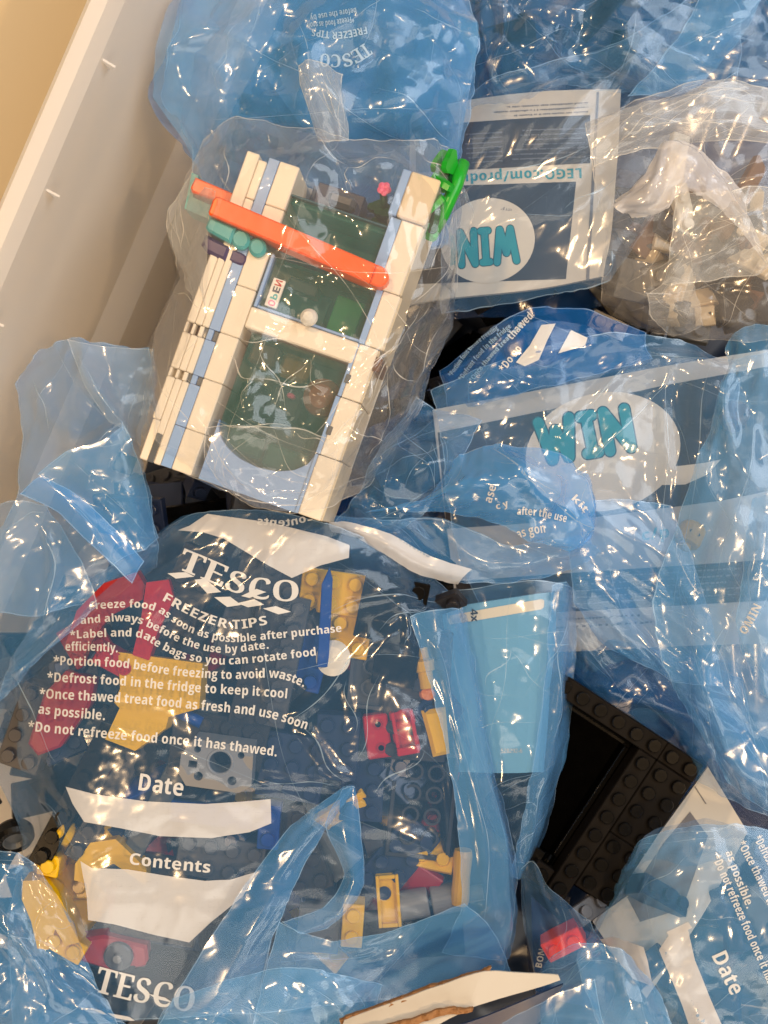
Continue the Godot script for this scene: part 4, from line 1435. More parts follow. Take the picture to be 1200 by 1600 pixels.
func build_main_bag() -> void:
	var bag := thing("freezer_bag", "big blue freezer bag printed with TESCO freezer tips, full of bricks", "plastic bag")
	var rows := [
		[[196, 872, 100], [286, 806, 114], [400, 796, 119], [520, 820, 119], [630, 866, 112], [722, 944, 99]],
		[[70, 950, 100], [190, 930, 117], [330, 920, 122], [470, 926, 123], [625, 955, 121], [738, 1020, 101]],
		[[4, 1070, 98], [120, 1060, 119], [280, 1050, 124], [450, 1060, 124], [640, 1080, 120], [756, 1120, 101]],
		[[-14, 1190, 96], [90, 1180, 117], [260, 1180, 123], [440, 1190, 123], [650, 1210, 119], [778, 1236, 100]],
		[[36, 1310, 97], [116, 1300, 116], [270, 1290, 120], [450, 1300, 120], [660, 1330, 117], [806, 1366, 100]],
		[[10, 1440, 95], [120, 1430, 114], [280, 1410, 117], [460, 1420, 117], [674, 1440, 114], [800, 1462, 98]],
		[[20, 1610, 86], [140, 1600, 100], [300, 1590, 106], [470, 1580, 106], [660, 1556, 103], [786, 1530, 92]]]
	var folds := [[450, 1130, 590, 985, 1.6, 3.0], [590, 985, 668, 948, 1.4, 3.0], [640, 960, 636, 1010, 1.6, 2.2], [640, 962, 700, 950, 1.3, 2.2], [470, 1130, 540, 1222, 1.6, 2.6], [540, 1060, 556, 1150, 1.0, 2.0],
		[556, 1190, 590, 1050, 0.9, 2.4], [580, 1240, 660, 1170, 1.0, 2.0], [250, 950, 400, 970, -1.6, 6.0], [240, 930, 300, 1000, -1.4, 5.0], [60, 1240, 130, 1330, 1.6, 3.0], [400, 1215, 540, 1230, 1.3, 3.0],
		[100, 1200, 20, 1010, 1.6, 4.0], [330, 1440, 430, 1360, -1.4, 5.0], [500, 960, 700, 945, 1.0, 2.2], [690, 960, 800, 1400, 2.0, 5.0], [90, 1390, 130, 1470, 1.3, 2.5]]
	var s := layer("front_film", rows, 0.95, M.film_thin, bag, {"seed": 11, "round": 0.85, "crumple": 56, "amp": 0.7, "width": 3.6, "length": 46.0, "facet": 0.6, "facet_size": 32.0, "wave": 1.4, "wave_size": 50.0, "edge": 0.8, "folds": folds})
	layer("back_film", lowered(rows, 62.0), 2.4, M.film_blue, bag, {"seed": 12, "crumple": 60, "amp": 1.4, "width": 4.0, "edge": 0.0})
	# white print
	var w: Material = M.print_white
	lettering(s, "TESCO", [276, 888, 320, 906, 372, 928, 418, 938, 466, 940], 34, w, bag, "Droid Serif")
	for d in [[262, 896, 290, 894, 304, 901, 275, 904], [304, 906, 320, 904, 346, 925, 324, 927], [335, 933, 360, 932, 377, 945, 355, 948], [377, 931, 401, 920, 416, 925, 390, 934], [371, 942, 398, 936, 413, 945, 388, 949], [411, 951, 431, 947, 455, 956, 435, 960]]:
		printed("printed_dash", s, poly(d), w, bag, 0.26)
	lettering(s, "FREEZER TIPS", [254, 938, 286, 956, 320, 972, 365, 983, 418, 976], 14, w, bag)
	lettering(s, "*Freeze food as soon as possible after purchase", [130, 954, 207, 950, 245, 957, 272, 975, 302, 991, 356, 1004, 425, 999, 534, 988], 12, w, bag)
	lettering(s, "and always before the use by date.", [127, 976, 200, 972, 240, 985, 288, 1008, 346, 1021, 420, 1014], 12, w, bag)
	lettering(s, "*Label and date bags so you can rotate food", [110, 999, 210, 996, 246, 1012, 286, 1030, 340, 1039, 400, 1036, 494, 1025], 12.5, w, bag)
	lettering(s, "efficiently.", [103, 1018, 145, 1018, 184, 1020], 13.5, w, bag)
	lettering(s, "*Portion food before freezing to avoid waste.", [84, 1040, 190, 1044, 270, 1056, 360, 1062, 430, 1060, 474, 1074], 14, w, bag)
	lettering(s, "*Defrost food in the fridge to keep it cool", [74, 1066, 190, 1072, 300, 1082, 400, 1088, 448, 1092], 14.5, w, bag)
	lettering(s, "*Once thawed treat food as fresh and use soon", [62, 1091, 190, 1098, 300, 1108, 410, 1120, 478, 1140], 15, w, bag)
	lettering(s, "as possible.", [60, 1116, 115, 1122, 164, 1126], 15, w, bag)
	lettering(s, "*Do not refreeze food once it has thawed.", [44, 1142, 180, 1155, 320, 1168, 432, 1182], 15, w, bag)
	lettering(s, "Date", [216, 1234, 250, 1239, 285, 1244], 26, w, bag)
	lettering(s, "Contents", [202, 1350, 250, 1356, 290, 1360, 328, 1364], 18, w, bag)
	lettering(s, "TESCO", [146, 1548, 200, 1562, 250, 1572, 300, 1582], 40, w, bag, "Droid Serif")
	for d in [[124, 1572, 34], [168, 1582, 34], [232, 1552, 26]]:
		printed("printed_dash", s, poly([d[0], d[1], d[0] + d[2], d[1] + 6, d[0] + d[2] + 12, d[1] + 14, d[0] + 12, d[1] + 8]), w, bag, 0.22)
	lettering(s, "Contents", [492, 812, 450, 822, 402, 820], 12, w, bag, "Droid Sans", true, true)
	printed("white_panel", s, poly([278, 829, 296, 822, 324, 803, 420, 816, 510, 838, 546, 852, 545, 872, 500, 884, 456, 903, 420, 884, 350, 842, 318, 832]), M.panel_white, bag, 0.2, 8.0)
	printed("white_panel", s, poly([103, 1229, 150, 1241, 230, 1252, 320, 1256, 380, 1252, 423, 1248, 424, 1286, 390, 1300, 330, 1309, 250, 1306, 190, 1294, 132, 1284, 114, 1256]), M.panel_white, bag, 0.2, 8.0)
	printed("white_panel", s, poly([126, 1345, 144, 1356, 200, 1358, 260, 1368, 320, 1376, 360, 1374, 400, 1362, 380, 1400, 330, 1440, 296, 1472, 240, 1460, 180, 1444, 138, 1437, 136, 1400]), M.panel_white, bag, 0.2, 8.0)
	# doubled film along the right side and the folded flap at the lower edge
	layer("side_fold", [
		[[640, 962, 119], [676, 952, 118], [716, 950, 112], [728, 962, 100]], [[668, 1060, 117], [700, 1060, 116], [740, 1066, 111], [748, 1080, 98]],
		[[700, 1180, 116], [722, 1180, 115], [764, 1190, 110], [772, 1206, 97]], [[716, 1300, 116], [744, 1300, 115], [792, 1310, 110], [800, 1330, 97]],
		[[722, 1410, 114], [752, 1412, 114], [800, 1424, 109], [810, 1430, 96]], [[690, 1490, 108], [742, 1496, 108], [784, 1500, 104], [796, 1500, 94]]],
		0.9, M.film_fold, bag, {"seed": 21, "crumple": 60, "amp": 0.7, "width": 2.0, "length": 24.0, "dir": 80.0, "spread": 25.0, "edge": 1.0, "folds": [[640, 962, 636, 1010, 1.0, 2.0], [676, 990, 730, 1200, 1.4, 3.0], [730, 1180, 760, 1440, 1.4, 3.0]]})
	layer("folded_flap", [
		[[536, 1230, 127], [548, 1228, 128], [552, 1230, 128]], [[452, 1292, 126], [480, 1306, 128], [508, 1300, 126]], [[370, 1400, 124], [416, 1416, 127], [454, 1400, 125]],
		[[300, 1510, 121], [360, 1520, 125], [420, 1490, 123]], [[236, 1620, 118], [310, 1620, 122], [400, 1600, 122]]],
		0.9, M.film_dense, bag, {"seed": 22, "crumple": 34, "amp": 0.7, "width": 2.4, "length": 26.0, "dir": 100.0, "spread": 25.0, "edge": 0.8})
	layer("folded_flap", [
		[[534, 1232, 128], [549, 1227, 129], [553, 1232, 128]], [[508, 1290, 127], [540, 1296, 129], [562, 1290, 127]], [[536, 1370, 126], [552, 1376, 128], [566, 1362, 126]],
		[[504, 1420, 125], [528, 1430, 127], [552, 1412, 125]], [[440, 1440, 123], [470, 1460, 126], [512, 1452, 124]]],
		0.9, M.film_dense, bag, {"seed": 23, "crumple": 26, "amp": 0.6, "width": 2.0, "length": 22.0, "dir": 90.0, "spread": 30.0, "edge": 0.8})
	layer("lower_flap", [
		[[436, 1440, 123], [520, 1470, 118], [620, 1450, 118], [724, 1412, 116]], [[420, 1500, 124], [520, 1510, 120], [640, 1486, 118], [760, 1440, 114]],
		[[400, 1570, 124], [520, 1556, 118], [650, 1530, 114], [790, 1490, 106]], [[390, 1640, 122], [520, 1620, 116], [660, 1570, 110], [800, 1524, 98]]],
		1.0, M.film_fold, bag, {"seed": 24, "crumple": 40, "amp": 0.9, "width": 3.0, "length": 30.0, "dir": -20.0, "spread": 30.0, "facet": 0.5, "edge": 0.8})

func build_house_bag() -> void:
	var bag := thing("clear_bag", "crumpled clear plastic bag wrapped round the toy house", "plastic bag")
	var rows := [
		[[318, 216, 118], [368, 182, 132], [440, 196, 138], [520, 218, 139], [600, 218, 139], [672, 222, 134], [706, 258, 120]],
		[[284, 300, 118], [350, 270, 142], [440, 280, 147], [520, 290, 147], [610, 310, 148], [690, 320, 140], [722, 330, 116]],
		[[264, 370, 116], [330, 370, 143], [420, 390, 148], [510, 410, 149], [600, 430, 150], [680, 440, 138], [712, 430, 112]],
		[[276, 440, 114], [320, 470, 142], [400, 490, 146], [490, 510, 148], [580, 540, 149], [650, 540, 136], [690, 520, 110]],
		[[250, 540, 112], [290, 580, 141], [370, 600, 145], [460, 620, 146], [540, 640, 148], [612, 640, 136], [664, 600, 108]],
		[[220, 640, 110], [256, 690, 138], [340, 700, 143], [430, 730, 144], [510, 730, 146], [580, 710, 134], [630, 680, 108]],
		[[212, 690, 106], [240, 716, 126], [330, 760, 136], [400, 792, 138], [480, 800, 142], [560, 770, 128], [600, 720, 106]]]
	var folds := [[478, 222, 540, 262, 1.4, 2.4], [540, 262, 620, 250, 1.4, 2.4], [540, 262, 545, 300, 1.6, 2.2], [355, 220, 350, 300, 1.2, 3.0], [480, 690, 620, 520, 1.6, 3.0], [560, 640, 650, 470, 1.4, 3.0], [560, 590, 672, 470, 1.5, 2.4], [520, 545, 600, 545, 1.2, 2.4],
		[600, 550, 560, 640, 1.2, 2.6], [600, 545, 640, 600, 1.2, 2.6], [380, 530, 470, 540, 0.9, 2.4], [400, 580, 380, 640, 1.2, 2.0], [410, 540, 450, 640, 0.9, 2.0], [330, 660, 460, 670, 1.5, 3.0], [330, 670, 350, 760, 1.4, 2.6], [460, 670, 520, 700, 1.2, 2.2], [270, 450, 330, 480, 1.0, 2.4], [640, 600, 690, 470, 1.6, 2.4],
		[400, 600, 520, 600, 1.0, 2.4], [300, 640, 420, 800, 1.0, 3.0], [660, 240, 700, 300, 1.2, 2.6], [330, 490, 280, 600, 1.0, 3.0], [610, 560, 580, 720, 1.4, 2.4], [640, 480, 700, 360, 1.4, 2.6], [520, 640, 600, 690, 1.2, 2.4], [420, 640, 480, 560, 1.0, 2.0], [360, 560, 400, 600, 1.0, 2.0], [480, 560, 500, 620, 1.0, 2.0], [690, 300, 660, 440, 1.3, 2.6], [300, 300, 280, 400, 1.2, 2.4], [500, 700, 560, 640, 1.2, 2.2]]
	layer("front_film", rows, 0.95, M.film_clear, bag, {"seed": 41, "crumple": 130, "amp": 1.2, "width": 2.8, "length": 40.0, "facet": 0.6, "facet_size": 22.0, "wave": 1.0, "wave_size": 40.0, "edge": 1.2, "folds": folds})
	layer("back_film", lowered(rows, 60.0), 2.5, M.film_clear, bag, {"seed": 42, "crumple": 50, "amp": 1.2, "width": 4.0, "edge": 0.0})
	# loose film: the wrinkled left side, the hanging lower lip and the twisted top
	layer("loose_film", [
		[[300, 268, 122], [318, 290, 126], [338, 300, 134]], [[266, 330, 118], [296, 350, 126], [326, 360, 136]], [[270, 400, 116], [296, 420, 126], [322, 440, 136]], [[290, 450, 116], [306, 480, 124], [318, 500, 134]]],
		0.7, M.film_milky, bag, {"seed": 43, "crumple": 50, "amp": 1.2, "width": 2.2, "length": 14.0, "dir": 70.0, "spread": 40.0, "edge": 1.0})
	layer("lower_lip", [
		[[320, 668, 146], [390, 664, 147], [460, 668, 148], [530, 690, 146]], [[322, 714, 146], [380, 726, 147], [450, 738, 147], [524, 720, 144]], [[350, 762, 143], [400, 786, 144], [470, 790, 143], [520, 756, 140]]],
		0.9, M.film_clear, bag, {"seed": 44, "crumple": 24, "amp": 0.6, "width": 2.0, "length": 20.0, "edge": 1.0})
	layer("twisted_neck", [
		[[470, 104, 146], [486, 94, 149], [510, 100, 150], [540, 114, 146]], [[474, 140, 146], [492, 134, 150], [518, 140, 150], [536, 150, 146]], [[488, 180, 144], [502, 176, 148], [522, 180, 148], [536, 186, 144]], [[498, 220, 140], [512, 222, 143], [530, 222, 143], [540, 220, 140]]],
		0.6, M.film_milky, bag, {"seed": 45, "crumple": 60, "amp": 1.1, "width": 1.6, "length": 20.0, "dir": 80.0, "spread": 22.0, "facet": 0.8, "facet_size": 9.0, "edge": 1.0})

func build_other_bags() -> void:
	# the blue bag at the top left
	var bag := thing("blue_bag", "crumpled sky blue bag at the top left, behind the clear bag with the house", "plastic bag")
	var rows := [
		[[290, -40, 96], [380, -50, 112], [500, -50, 118], [600, -50, 118], [710, -40, 106]],
		[[268, 60, 100], [370, 50, 118], [490, 50, 124], [610, 44, 126], [746, 66, 116]],
		[[240, 150, 98], [350, 150, 118], [480, 160, 124], [610, 160, 124], [728, 170, 112]],
		[[292, 230, 96], [370, 270, 108], [480, 280, 112], [610, 270, 112], [712, 270, 104]],
		[[330, 330, 92], [400, 400, 92], [500, 420, 92], [620, 400, 92], [700, 380, 90]]]
	var s := layer("front_film", rows, 1.0, M.film_dense, bag, {"seed": 51, "crumple": 130, "amp": 1.1, "width": 4.2, "length": 36.0, "facet": 2.2, "facet_size": 34.0, "wave": 2.0, "wave_size": 50.0, "edge": 2.2, "folds": [[470, 30, 500, 170, 2.0, 5.0], [330, 80, 360, 180, 2.0, 5.0], [590, 140, 700, 220, 2.0, 5.0], [380, 40, 330, 130, 1.6, 4.0], [640, 30, 745, 70, 2.0, 5.0], [540, 200, 620, 60, -1.8, 5.0]]})
	layer("middle_film", lowered(rows, 12.0), 1.4, M.film_fold, bag, {"seed": 52, "crumple": 80, "amp": 1.6, "width": 5.0, "length": 40.0, "facet": 3.0, "facet_size": 30.0, "edge": 0.0})
	layer("back_film", lowered(rows, 56.0), 2.4, M.film_dense, bag, {"seed": 53, "crumple": 40, "amp": 1.6, "width": 5.0, "edge": 0.0})
	var w: Material = M.print_white
	var faint := flat_print(Color(0.62, 0.74, 0.86), 0.4)
	lettering(s, "FREEZER TIPS", [572, 42, 530, 50, 488, 46], 11, faint, bag, "Droid Sans", true, false)
	lettering(s, "TESCO", [572, 66, 540, 84, 500, 84], 21, faint, bag, "Droid Serif", true, false)
	lettering(s, "before the use by", [556, 12, 520, 18, 484, 24], 9, faint, bag, "Droid Sans", true, false)
	lettering(s, "*Freeze food as soon", [552, 26, 520, 32, 480, 36], 9, faint, bag, "Droid Sans", true, false)
	# left edge: the open neck of the big bag's neighbour
	bag = thing("blue_bag", "limp pale blue bag end drooping along the tub wall at the left", "plastic bag")
	layer("front_film", [
		[[60, 548, 104], [100, 526, 110], [150, 536, 112], [236, 544, 108]], [[26, 600, 104], [100, 600, 114], [160, 610, 118], [238, 620, 112]], [[40, 690, 104], [110, 690, 115], [180, 690, 120], [214, 700, 114]],
		[[30, 780, 104], [100, 780, 114], [170, 780, 118], [236, 780, 110]], [[-20, 860, 100], [80, 860, 112], [170, 860, 116], [244, 850, 106]], [[-30, 960, 96], [60, 960, 106], [150, 940, 110], [246, 890, 102]]],
		1.0, M.film_dense, bag, {"seed": 61, "crumple": 70, "amp": 0.9, "width": 3.2, "length": 34.0, "facet": 1.2, "facet_size": 30.0, "wave": 2.0, "edge": 1.4, "folds": [[120, 550, 200, 700, 2.0, 4.0], [195, 664, 100, 720, 1.8, 3.0], [60, 590, 90, 680, 1.5, 4.0]]})
	layer("inner_film", [
		[[104, 530, 104], [160, 540, 106], [240, 546, 104]], [[130, 600, 106], [180, 610, 108], [236, 630, 104]], [[170, 660, 108], [196, 672, 108], [226, 700, 104]]],
		1.2, M.film_milky, bag, {"seed": 62, "crumple": 16, "amp": 0.8, "edge": 0.5})
	layer("folded_end", [
		[[62, 742, 120], [110, 706, 122], [160, 690, 122], [196, 664, 121]], [[90, 770, 123], [140, 760, 125], [190, 750, 124], [216, 720, 120]], [[140, 820, 122], [176, 810, 124], [214, 810, 122], [234, 790, 116]], [[178, 884, 118], [196, 870, 120], [228, 860, 118], [248, 840, 110]]],
		0.9, M.film_fold, bag, {"seed": 63, "crumple": 40, "amp": 0.8, "width": 2.6, "length": 26.0, "dir": 40.0, "spread": 40.0, "edge": 0.8})
	layer("hem_band", [
		[[30, 772, 124], [50, 752, 126], [66, 742, 126]], [[90, 800, 126], [110, 786, 128], [124, 776, 127]], [[150, 858, 125], [168, 838, 127], [180, 826, 126]], [[206, 912, 121], [216, 892, 122], [226, 878, 121]]],
		0.8, M.film_band, bag, {"seed": 64, "crumple": 10, "amp": 0.4, "edge": 0.5})
	layer("left_film", [
		[[-40, 800, 110], [20, 780, 116], [70, 790, 118]], [[-40, 900, 110], [40, 880, 116], [130, 880, 118]], [[-40, 1010, 106], [40, 1000, 112], [150, 950, 116]], [[-40, 1120, 102], [10, 1090, 106], [80, 1010, 110]]],
		1.0, M.film_blue, bag, {"seed": 65, "crumple": 50, "amp": 0.9, "width": 2.8, "length": 28.0, "facet": 0.8, "edge": 1.0, "folds": [[66, 820, 72, 980, 1.6, 2.4], [0, 830, 80, 800, 1.4, 3.0]]})
	# lower left corner film
	bag = thing("blue_bag", "blue bag bunched up in the lower left corner", "plastic bag")
	layer("front_film", [
		[[-40, 1330, 112], [30, 1330, 118], [70, 1370, 116], [110, 1440, 112]], [[-40, 1420, 114], [20, 1420, 120], [70, 1450, 118], [140, 1510, 112]], [[-40, 1520, 116], [30, 1520, 122], [90, 1540, 118], [170, 1570, 112]], [[-40, 1640, 114], [40, 1640, 120], [110, 1640, 118], [210, 1640, 112]]],
		0.9, M.film_blue, bag, {"seed": 71, "crumple": 120, "amp": 1.1, "width": 2.6, "length": 18.0, "facet": 1.6, "facet_size": 14.0, "edge": 1.2})
	layer("back_film", [
		[[-40, 1350, 100], [40, 1350, 104], [120, 1450, 100]], [[-40, 1500, 102], [60, 1500, 104], [160, 1560, 100]], [[-40, 1640, 100], [80, 1640, 104], [240, 1640, 100]]],
		1.4, M.film_dense, bag, {"seed": 72, "crumple": 60, "amp": 1.2, "facet": 2.0, "edge": 1.0})
	# the bag round the right booklet
	bag = thing("blue_bag", "large blue bag stretched over the right booklet with the speech bubble", "plastic bag")
	s = layer("front_film", [
		[[672, 610, 96], [760, 570, 102], [860, 540, 104], [960, 520, 104], [1060, 530, 104], [1140, 560, 108], [1240, 540, 108]], [[690, 680, 98], [780, 660, 104], [870, 640, 106], [960, 620, 106], [1050, 620, 106], [1140, 630, 112], [1240, 630, 112]],
		[[700, 780, 96], [790, 770, 102], [880, 760, 105], [970, 750, 106], [1060, 740, 108], [1140, 740, 116], [1240, 740, 116]], [[720, 880, 94], [800, 880, 98], [890, 880, 102], [980, 870, 104], [1060, 860, 110], [1140, 860, 118], [1240, 860, 118]],
		[[760, 970, 88], [830, 970, 92], [910, 970, 96], [990, 980, 100], [1070, 980, 110], [1140, 990, 116], [1240, 1000, 116]], [[820, 1030, 80], [880, 1040, 84], [960, 1070, 88], [1030, 1100, 94], [1100, 1130, 106], [1160, 1160, 110], [1240, 1180, 110]],
		[[880, 1070, 72], [920, 1100, 76], [980, 1130, 80], [1050, 1170, 86], [1110, 1220, 98], [1170, 1260, 102], [1240, 1290, 102]]],
		1.0, M.film_blue, bag, {"seed": 81, "crumple": 190, "amp": 0.9, "width": 3.0, "length": 34.0, "dir": 60.0, "spread": 60.0, "facet": 1.2, "facet_size": 32.0, "wave": 2.0, "edge": 1.0, "folds": [[860, 700, 1010, 560, 1.2, 3.0], [1045, 560, 1040, 860, 1.6, 3.0], [900, 760, 1060, 590, 1.0, 3.0], [930, 800, 1040, 1100, 1.6, 4.0], [1000, 560, 1190, 520, 1.6, 3.0], [1120, 560, 1060, 1000, 1.6, 5.0], [1050, 880, 1140, 1180, 1.6, 5.0], [1000, 940, 1150, 1010, 1.2, 3.0], [860, 640, 830, 760, 1.0, 2.6]]})
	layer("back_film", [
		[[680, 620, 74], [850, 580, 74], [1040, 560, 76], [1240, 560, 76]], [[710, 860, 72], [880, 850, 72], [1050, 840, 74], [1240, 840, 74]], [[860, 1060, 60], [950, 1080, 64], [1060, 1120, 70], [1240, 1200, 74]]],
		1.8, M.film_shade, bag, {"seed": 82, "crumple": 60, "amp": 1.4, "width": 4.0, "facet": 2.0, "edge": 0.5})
	layer("right_fold", [
		[[1136, 540, 120], [1160, 512, 122], [1200, 512, 124], [1250, 520, 124]], [[1130, 620, 122], [1150, 620, 126], [1190, 630, 128], [1250, 640, 128]], [[1064, 800, 120], [1120, 800, 126], [1180, 800, 128], [1250, 800, 128]], [[1016, 940, 114], [1090, 950, 122], [1170, 960, 128], [1250, 970, 128]], [[1060, 1080, 108], [1110, 1100, 118], [1170, 1140, 122], [1250, 1160, 122]], [[1130, 1210, 108], [1150, 1230, 110], [1190, 1260, 112], [1250, 1280, 112]]],
		1.0, M.film_fold, bag, {"seed": 83, "crumple": 130, "amp": 1.2, "width": 3.0, "length": 36.0, "dir": 75.0, "spread": 35.0, "facet": 1.2, "edge": 1.2, "folds": [[1180, 640, 1120, 900, 1.8, 4.0], [1190, 800, 1160, 960, 1.8, 3.0]]})
	layer("cross_fold", [
		[[880, 790, 114], [930, 780, 116], [990, 780, 116], [1050, 790, 114]], [[890, 850, 110], [950, 860, 114], [1020, 860, 114], [1080, 870, 112]], [[900, 930, 104], [970, 960, 108], [1040, 980, 108], [1110, 980, 108]], [[940, 1000, 96], [1000, 1030, 100], [1060, 1060, 102], [1130, 1070, 102]]],
		1.0, M.film_dense, bag, {"seed": 85, "crumple": 70, "amp": 1.2, "width": 3.0, "length": 34.0, "dir": 60.0, "spread": 40.0, "round": 0.2})
	var s2 := layer("right_edge_fold", [
		[[1176, 780, 132], [1200, 770, 134], [1250, 770, 134]], [[1162, 880, 133], [1190, 880, 136], [1250, 880, 136]], [[1150, 980, 132], [1186, 990, 136], [1250, 1000, 136]], [[1180, 1080, 126], [1200, 1090, 130], [1250, 1100, 130]]],
		1.0, M.film_fold, bag, {"seed": 84, "crumple": 20, "amp": 0.8, "edge": 0.8})
	lettering(s2, "OMIN", [1166, 992, 1180, 968, 1190, 948], 13, w, bag)
	# a smaller printed lump beside the booklet's top
	bag = thing("blue_bag", "deep blue printed bag end bulging above the right booklet", "plastic bag")
	s = layer("front_film", [
		[[690, 580, 84], [760, 520, 96], [830, 482, 100], [920, 486, 100], [1010, 520, 92]], [[694, 610, 86], [770, 580, 100], [840, 550, 106], [920, 540, 104], [1010, 540, 94]], [[700, 640, 84], [780, 625, 94], [850, 605, 98], [930, 585, 98], [1020, 560, 92]]],
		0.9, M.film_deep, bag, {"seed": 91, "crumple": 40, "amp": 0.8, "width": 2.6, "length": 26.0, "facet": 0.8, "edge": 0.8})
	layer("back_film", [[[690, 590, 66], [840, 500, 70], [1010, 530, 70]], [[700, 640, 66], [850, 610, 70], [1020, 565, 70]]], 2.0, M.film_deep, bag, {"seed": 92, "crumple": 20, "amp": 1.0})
	for q in [["*Portion food before freezing", [706, 590, 740, 545, 780, 515]], ["*Defrost food in the fridge", [722, 596, 756, 552, 800, 512]], ["*Once thawed treat food", [738, 598, 772, 556, 816, 510]]]:
		lettering(s, q[0], q[1], 7.5, faint, bag)
	lettering(s, "thawed", [800, 532, 816, 514, 834, 496], 12, w, bag)
	lettering(s, "*Do no", [788, 582, 800, 566, 816, 546], 12, w, bag)
	printed("white_panel", s, poly([806, 566, 828, 540, 846, 508, 868, 506, 856, 530, 842, 562, 820, 572]), w, bag, 0.2, 8.0)
	printed("white_panel", s, poly([872, 552, 892, 516, 918, 528, 914, 540]), w, bag, 0.2, 8.0)
	# the crumpled neck in the middle
	bag = thing("blue_bag", "crumpled blue bag neck with a white Contents strip in the middle of the heap", "plastic bag")
	s = layer("front_film", [
		[[684, 760, 116], [716, 706, 122], [780, 694, 124], [872, 712, 124], [908, 740, 120], [930, 790, 112]], [[660, 780, 118], [720, 750, 130], [790, 740, 134], [860, 750, 132], [905, 770, 124], [926, 804, 114]],
		[[620, 790, 112], [700, 780, 124], [780, 780, 130], [850, 800, 128], [890, 820, 122], [918, 824, 112]], [[570, 800, 108], [660, 800, 112], [740, 810, 118], [810, 830, 122], [860, 850, 118], [900, 850, 110]]],
		0.9, M.film_neck, bag, {"seed": 101, "crumple": 90, "amp": 1.1, "width": 3.0, "length": 26.0, "facet": 1.8, "facet_size": 26.0, "edge": 1.2, "folds": [[760, 704, 850, 776, 2.0, 4.0], [880, 720, 920, 800, 1.6, 3.0], [830, 780, 926, 820, 1.6, 3.0], [820, 790, 836, 840, 1.6, 2.4]]})
	layer("lower_film", [
		[[516, 804, 104], [600, 812, 106], [690, 810, 104], [790, 850, 110], [880, 840, 112], [926, 822, 108]], [[530, 826, 104], [620, 850, 106], [710, 880, 108], [800, 884, 112], [872, 868, 112], [922, 842, 106]], [[560, 850, 98], [640, 880, 102], [720, 912, 106], [800, 914, 108], [880, 896, 106], [936, 860, 100]]],
		1.0, M.film_dense, bag, {"seed": 102, "crumple": 60, "amp": 1.0, "width": 2.6, "length": 26.0, "dir": 15.0, "spread": 40.0, "facet": 1.0, "edge": 1.0})
	layer("left_tail", [
		[[520, 820, 108], [560, 770, 112], [600, 700, 108], [650, 620, 100]], [[560, 830, 110], [610, 780, 114], [650, 710, 110], [690, 640, 102]], [[620, 830, 108], [670, 790, 112], [712, 730, 108], [740, 670, 100]]],
		1.0, M.film_blue, bag, {"seed": 103, "crumple": 130, "amp": 1.3, "width": 2.8, "length": 20.0, "facet": 2.2, "facet_size": 16.0, "edge": 1.4})
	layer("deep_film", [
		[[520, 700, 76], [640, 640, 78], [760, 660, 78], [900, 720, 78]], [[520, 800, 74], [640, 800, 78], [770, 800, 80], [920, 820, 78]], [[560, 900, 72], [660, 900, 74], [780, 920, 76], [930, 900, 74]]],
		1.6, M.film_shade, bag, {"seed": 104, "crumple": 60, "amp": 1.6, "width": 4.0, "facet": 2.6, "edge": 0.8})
	lettering(s, "ase", [768, 786, 772, 774, 776, 760], 13, w, bag)
	lettering(s, "after the use", [808, 804, 840, 806, 884, 816], 12, w, bag)
	lettering(s, "as gon", [810, 842, 830, 836, 852, 832], 14, w, bag)
	lettering(s, "kit", [892, 780, 902, 790, 912, 802], 11, w, bag)
	lettering(s, "c y", [776, 796, 786, 794, 796, 790], 10, w, bag)
	var strip := layer("white_strip", [
		[[514, 816, 112], [550, 816, 116], [610, 834, 119], [680, 872, 118], [738, 890, 112]], [[516, 824, 113], [552, 830, 117], [606, 852, 120], [668, 888, 119], [726, 902, 112]], [[518, 830, 110], [556, 842, 114], [604, 868, 116], [660, 902, 115], [716, 912, 108]]],
		1.0, M.panel_white, bag, {"seed": 105, "crumple": 10, "amp": 0.4, "wave": 0.8, "wave_size": 20.0, "edge": 0.5})
	lettering(strip, "Contents", [614, 836, 634, 850, 670, 872], 13, flat_print(Color(0.55, 0.62, 0.70)), bag)
	# the thin bag round the blue booklet
	bag = thing("blue_bag", "thin blue bag holding the sky blue booklet marked 4x", "plastic bag")
	layer("front_film", [
		[[690, 925, 104], [760, 915, 110], [830, 905, 110], [882, 912, 106], [898, 930, 96]], [[712, 1040, 104], [770, 1040, 110], [830, 1035, 111], [880, 1035, 106], [896, 1040, 94]], [[730, 1150, 103], [780, 1150, 109], [830, 1150, 109], [868, 1150, 104], [886, 1152, 92]], [[752, 1250, 100], [790, 1250, 104], [826, 1250, 104], [846, 1260, 100], [858, 1266, 90]], [[790, 1340, 94], [806, 1345, 97], [820, 1350, 97], [830, 1350, 94], [838, 1350, 88]]],
		0.9, M.film_thin, bag, {"seed": 111, "crumple": 90, "amp": 0.6, "width": 2.2, "length": 22.0, "facet": 0.6, "facet_size": 24.0, "edge": 0.8, "folds": [[780, 1010, 860, 1090, 1.2, 3.0], [870, 1000, 866, 1160, 1.4, 2.4], [850, 1200, 822, 1340, 1.4, 2.0], [760, 1070, 800, 1010, 1.0, 3.0]]})
	layer("side_fold", [
		[[862, 914, 108], [884, 908, 106], [900, 930, 92]], [[854, 1040, 106], [880, 1040, 104], [898, 1044, 90]], [[836, 1180, 104], [862, 1180, 102], [884, 1180, 88]], [[812, 1300, 100], [832, 1310, 99], [850, 1300, 86]], [[798, 1370, 96], [812, 1376, 96], [826, 1370, 86]]],
		0.8, M.film_fold, bag, {"seed": 112, "crumple": 40, "amp": 0.6, "width": 1.8, "length": 24.0, "dir": 85.0, "spread": 20.0, "edge": 1.0})
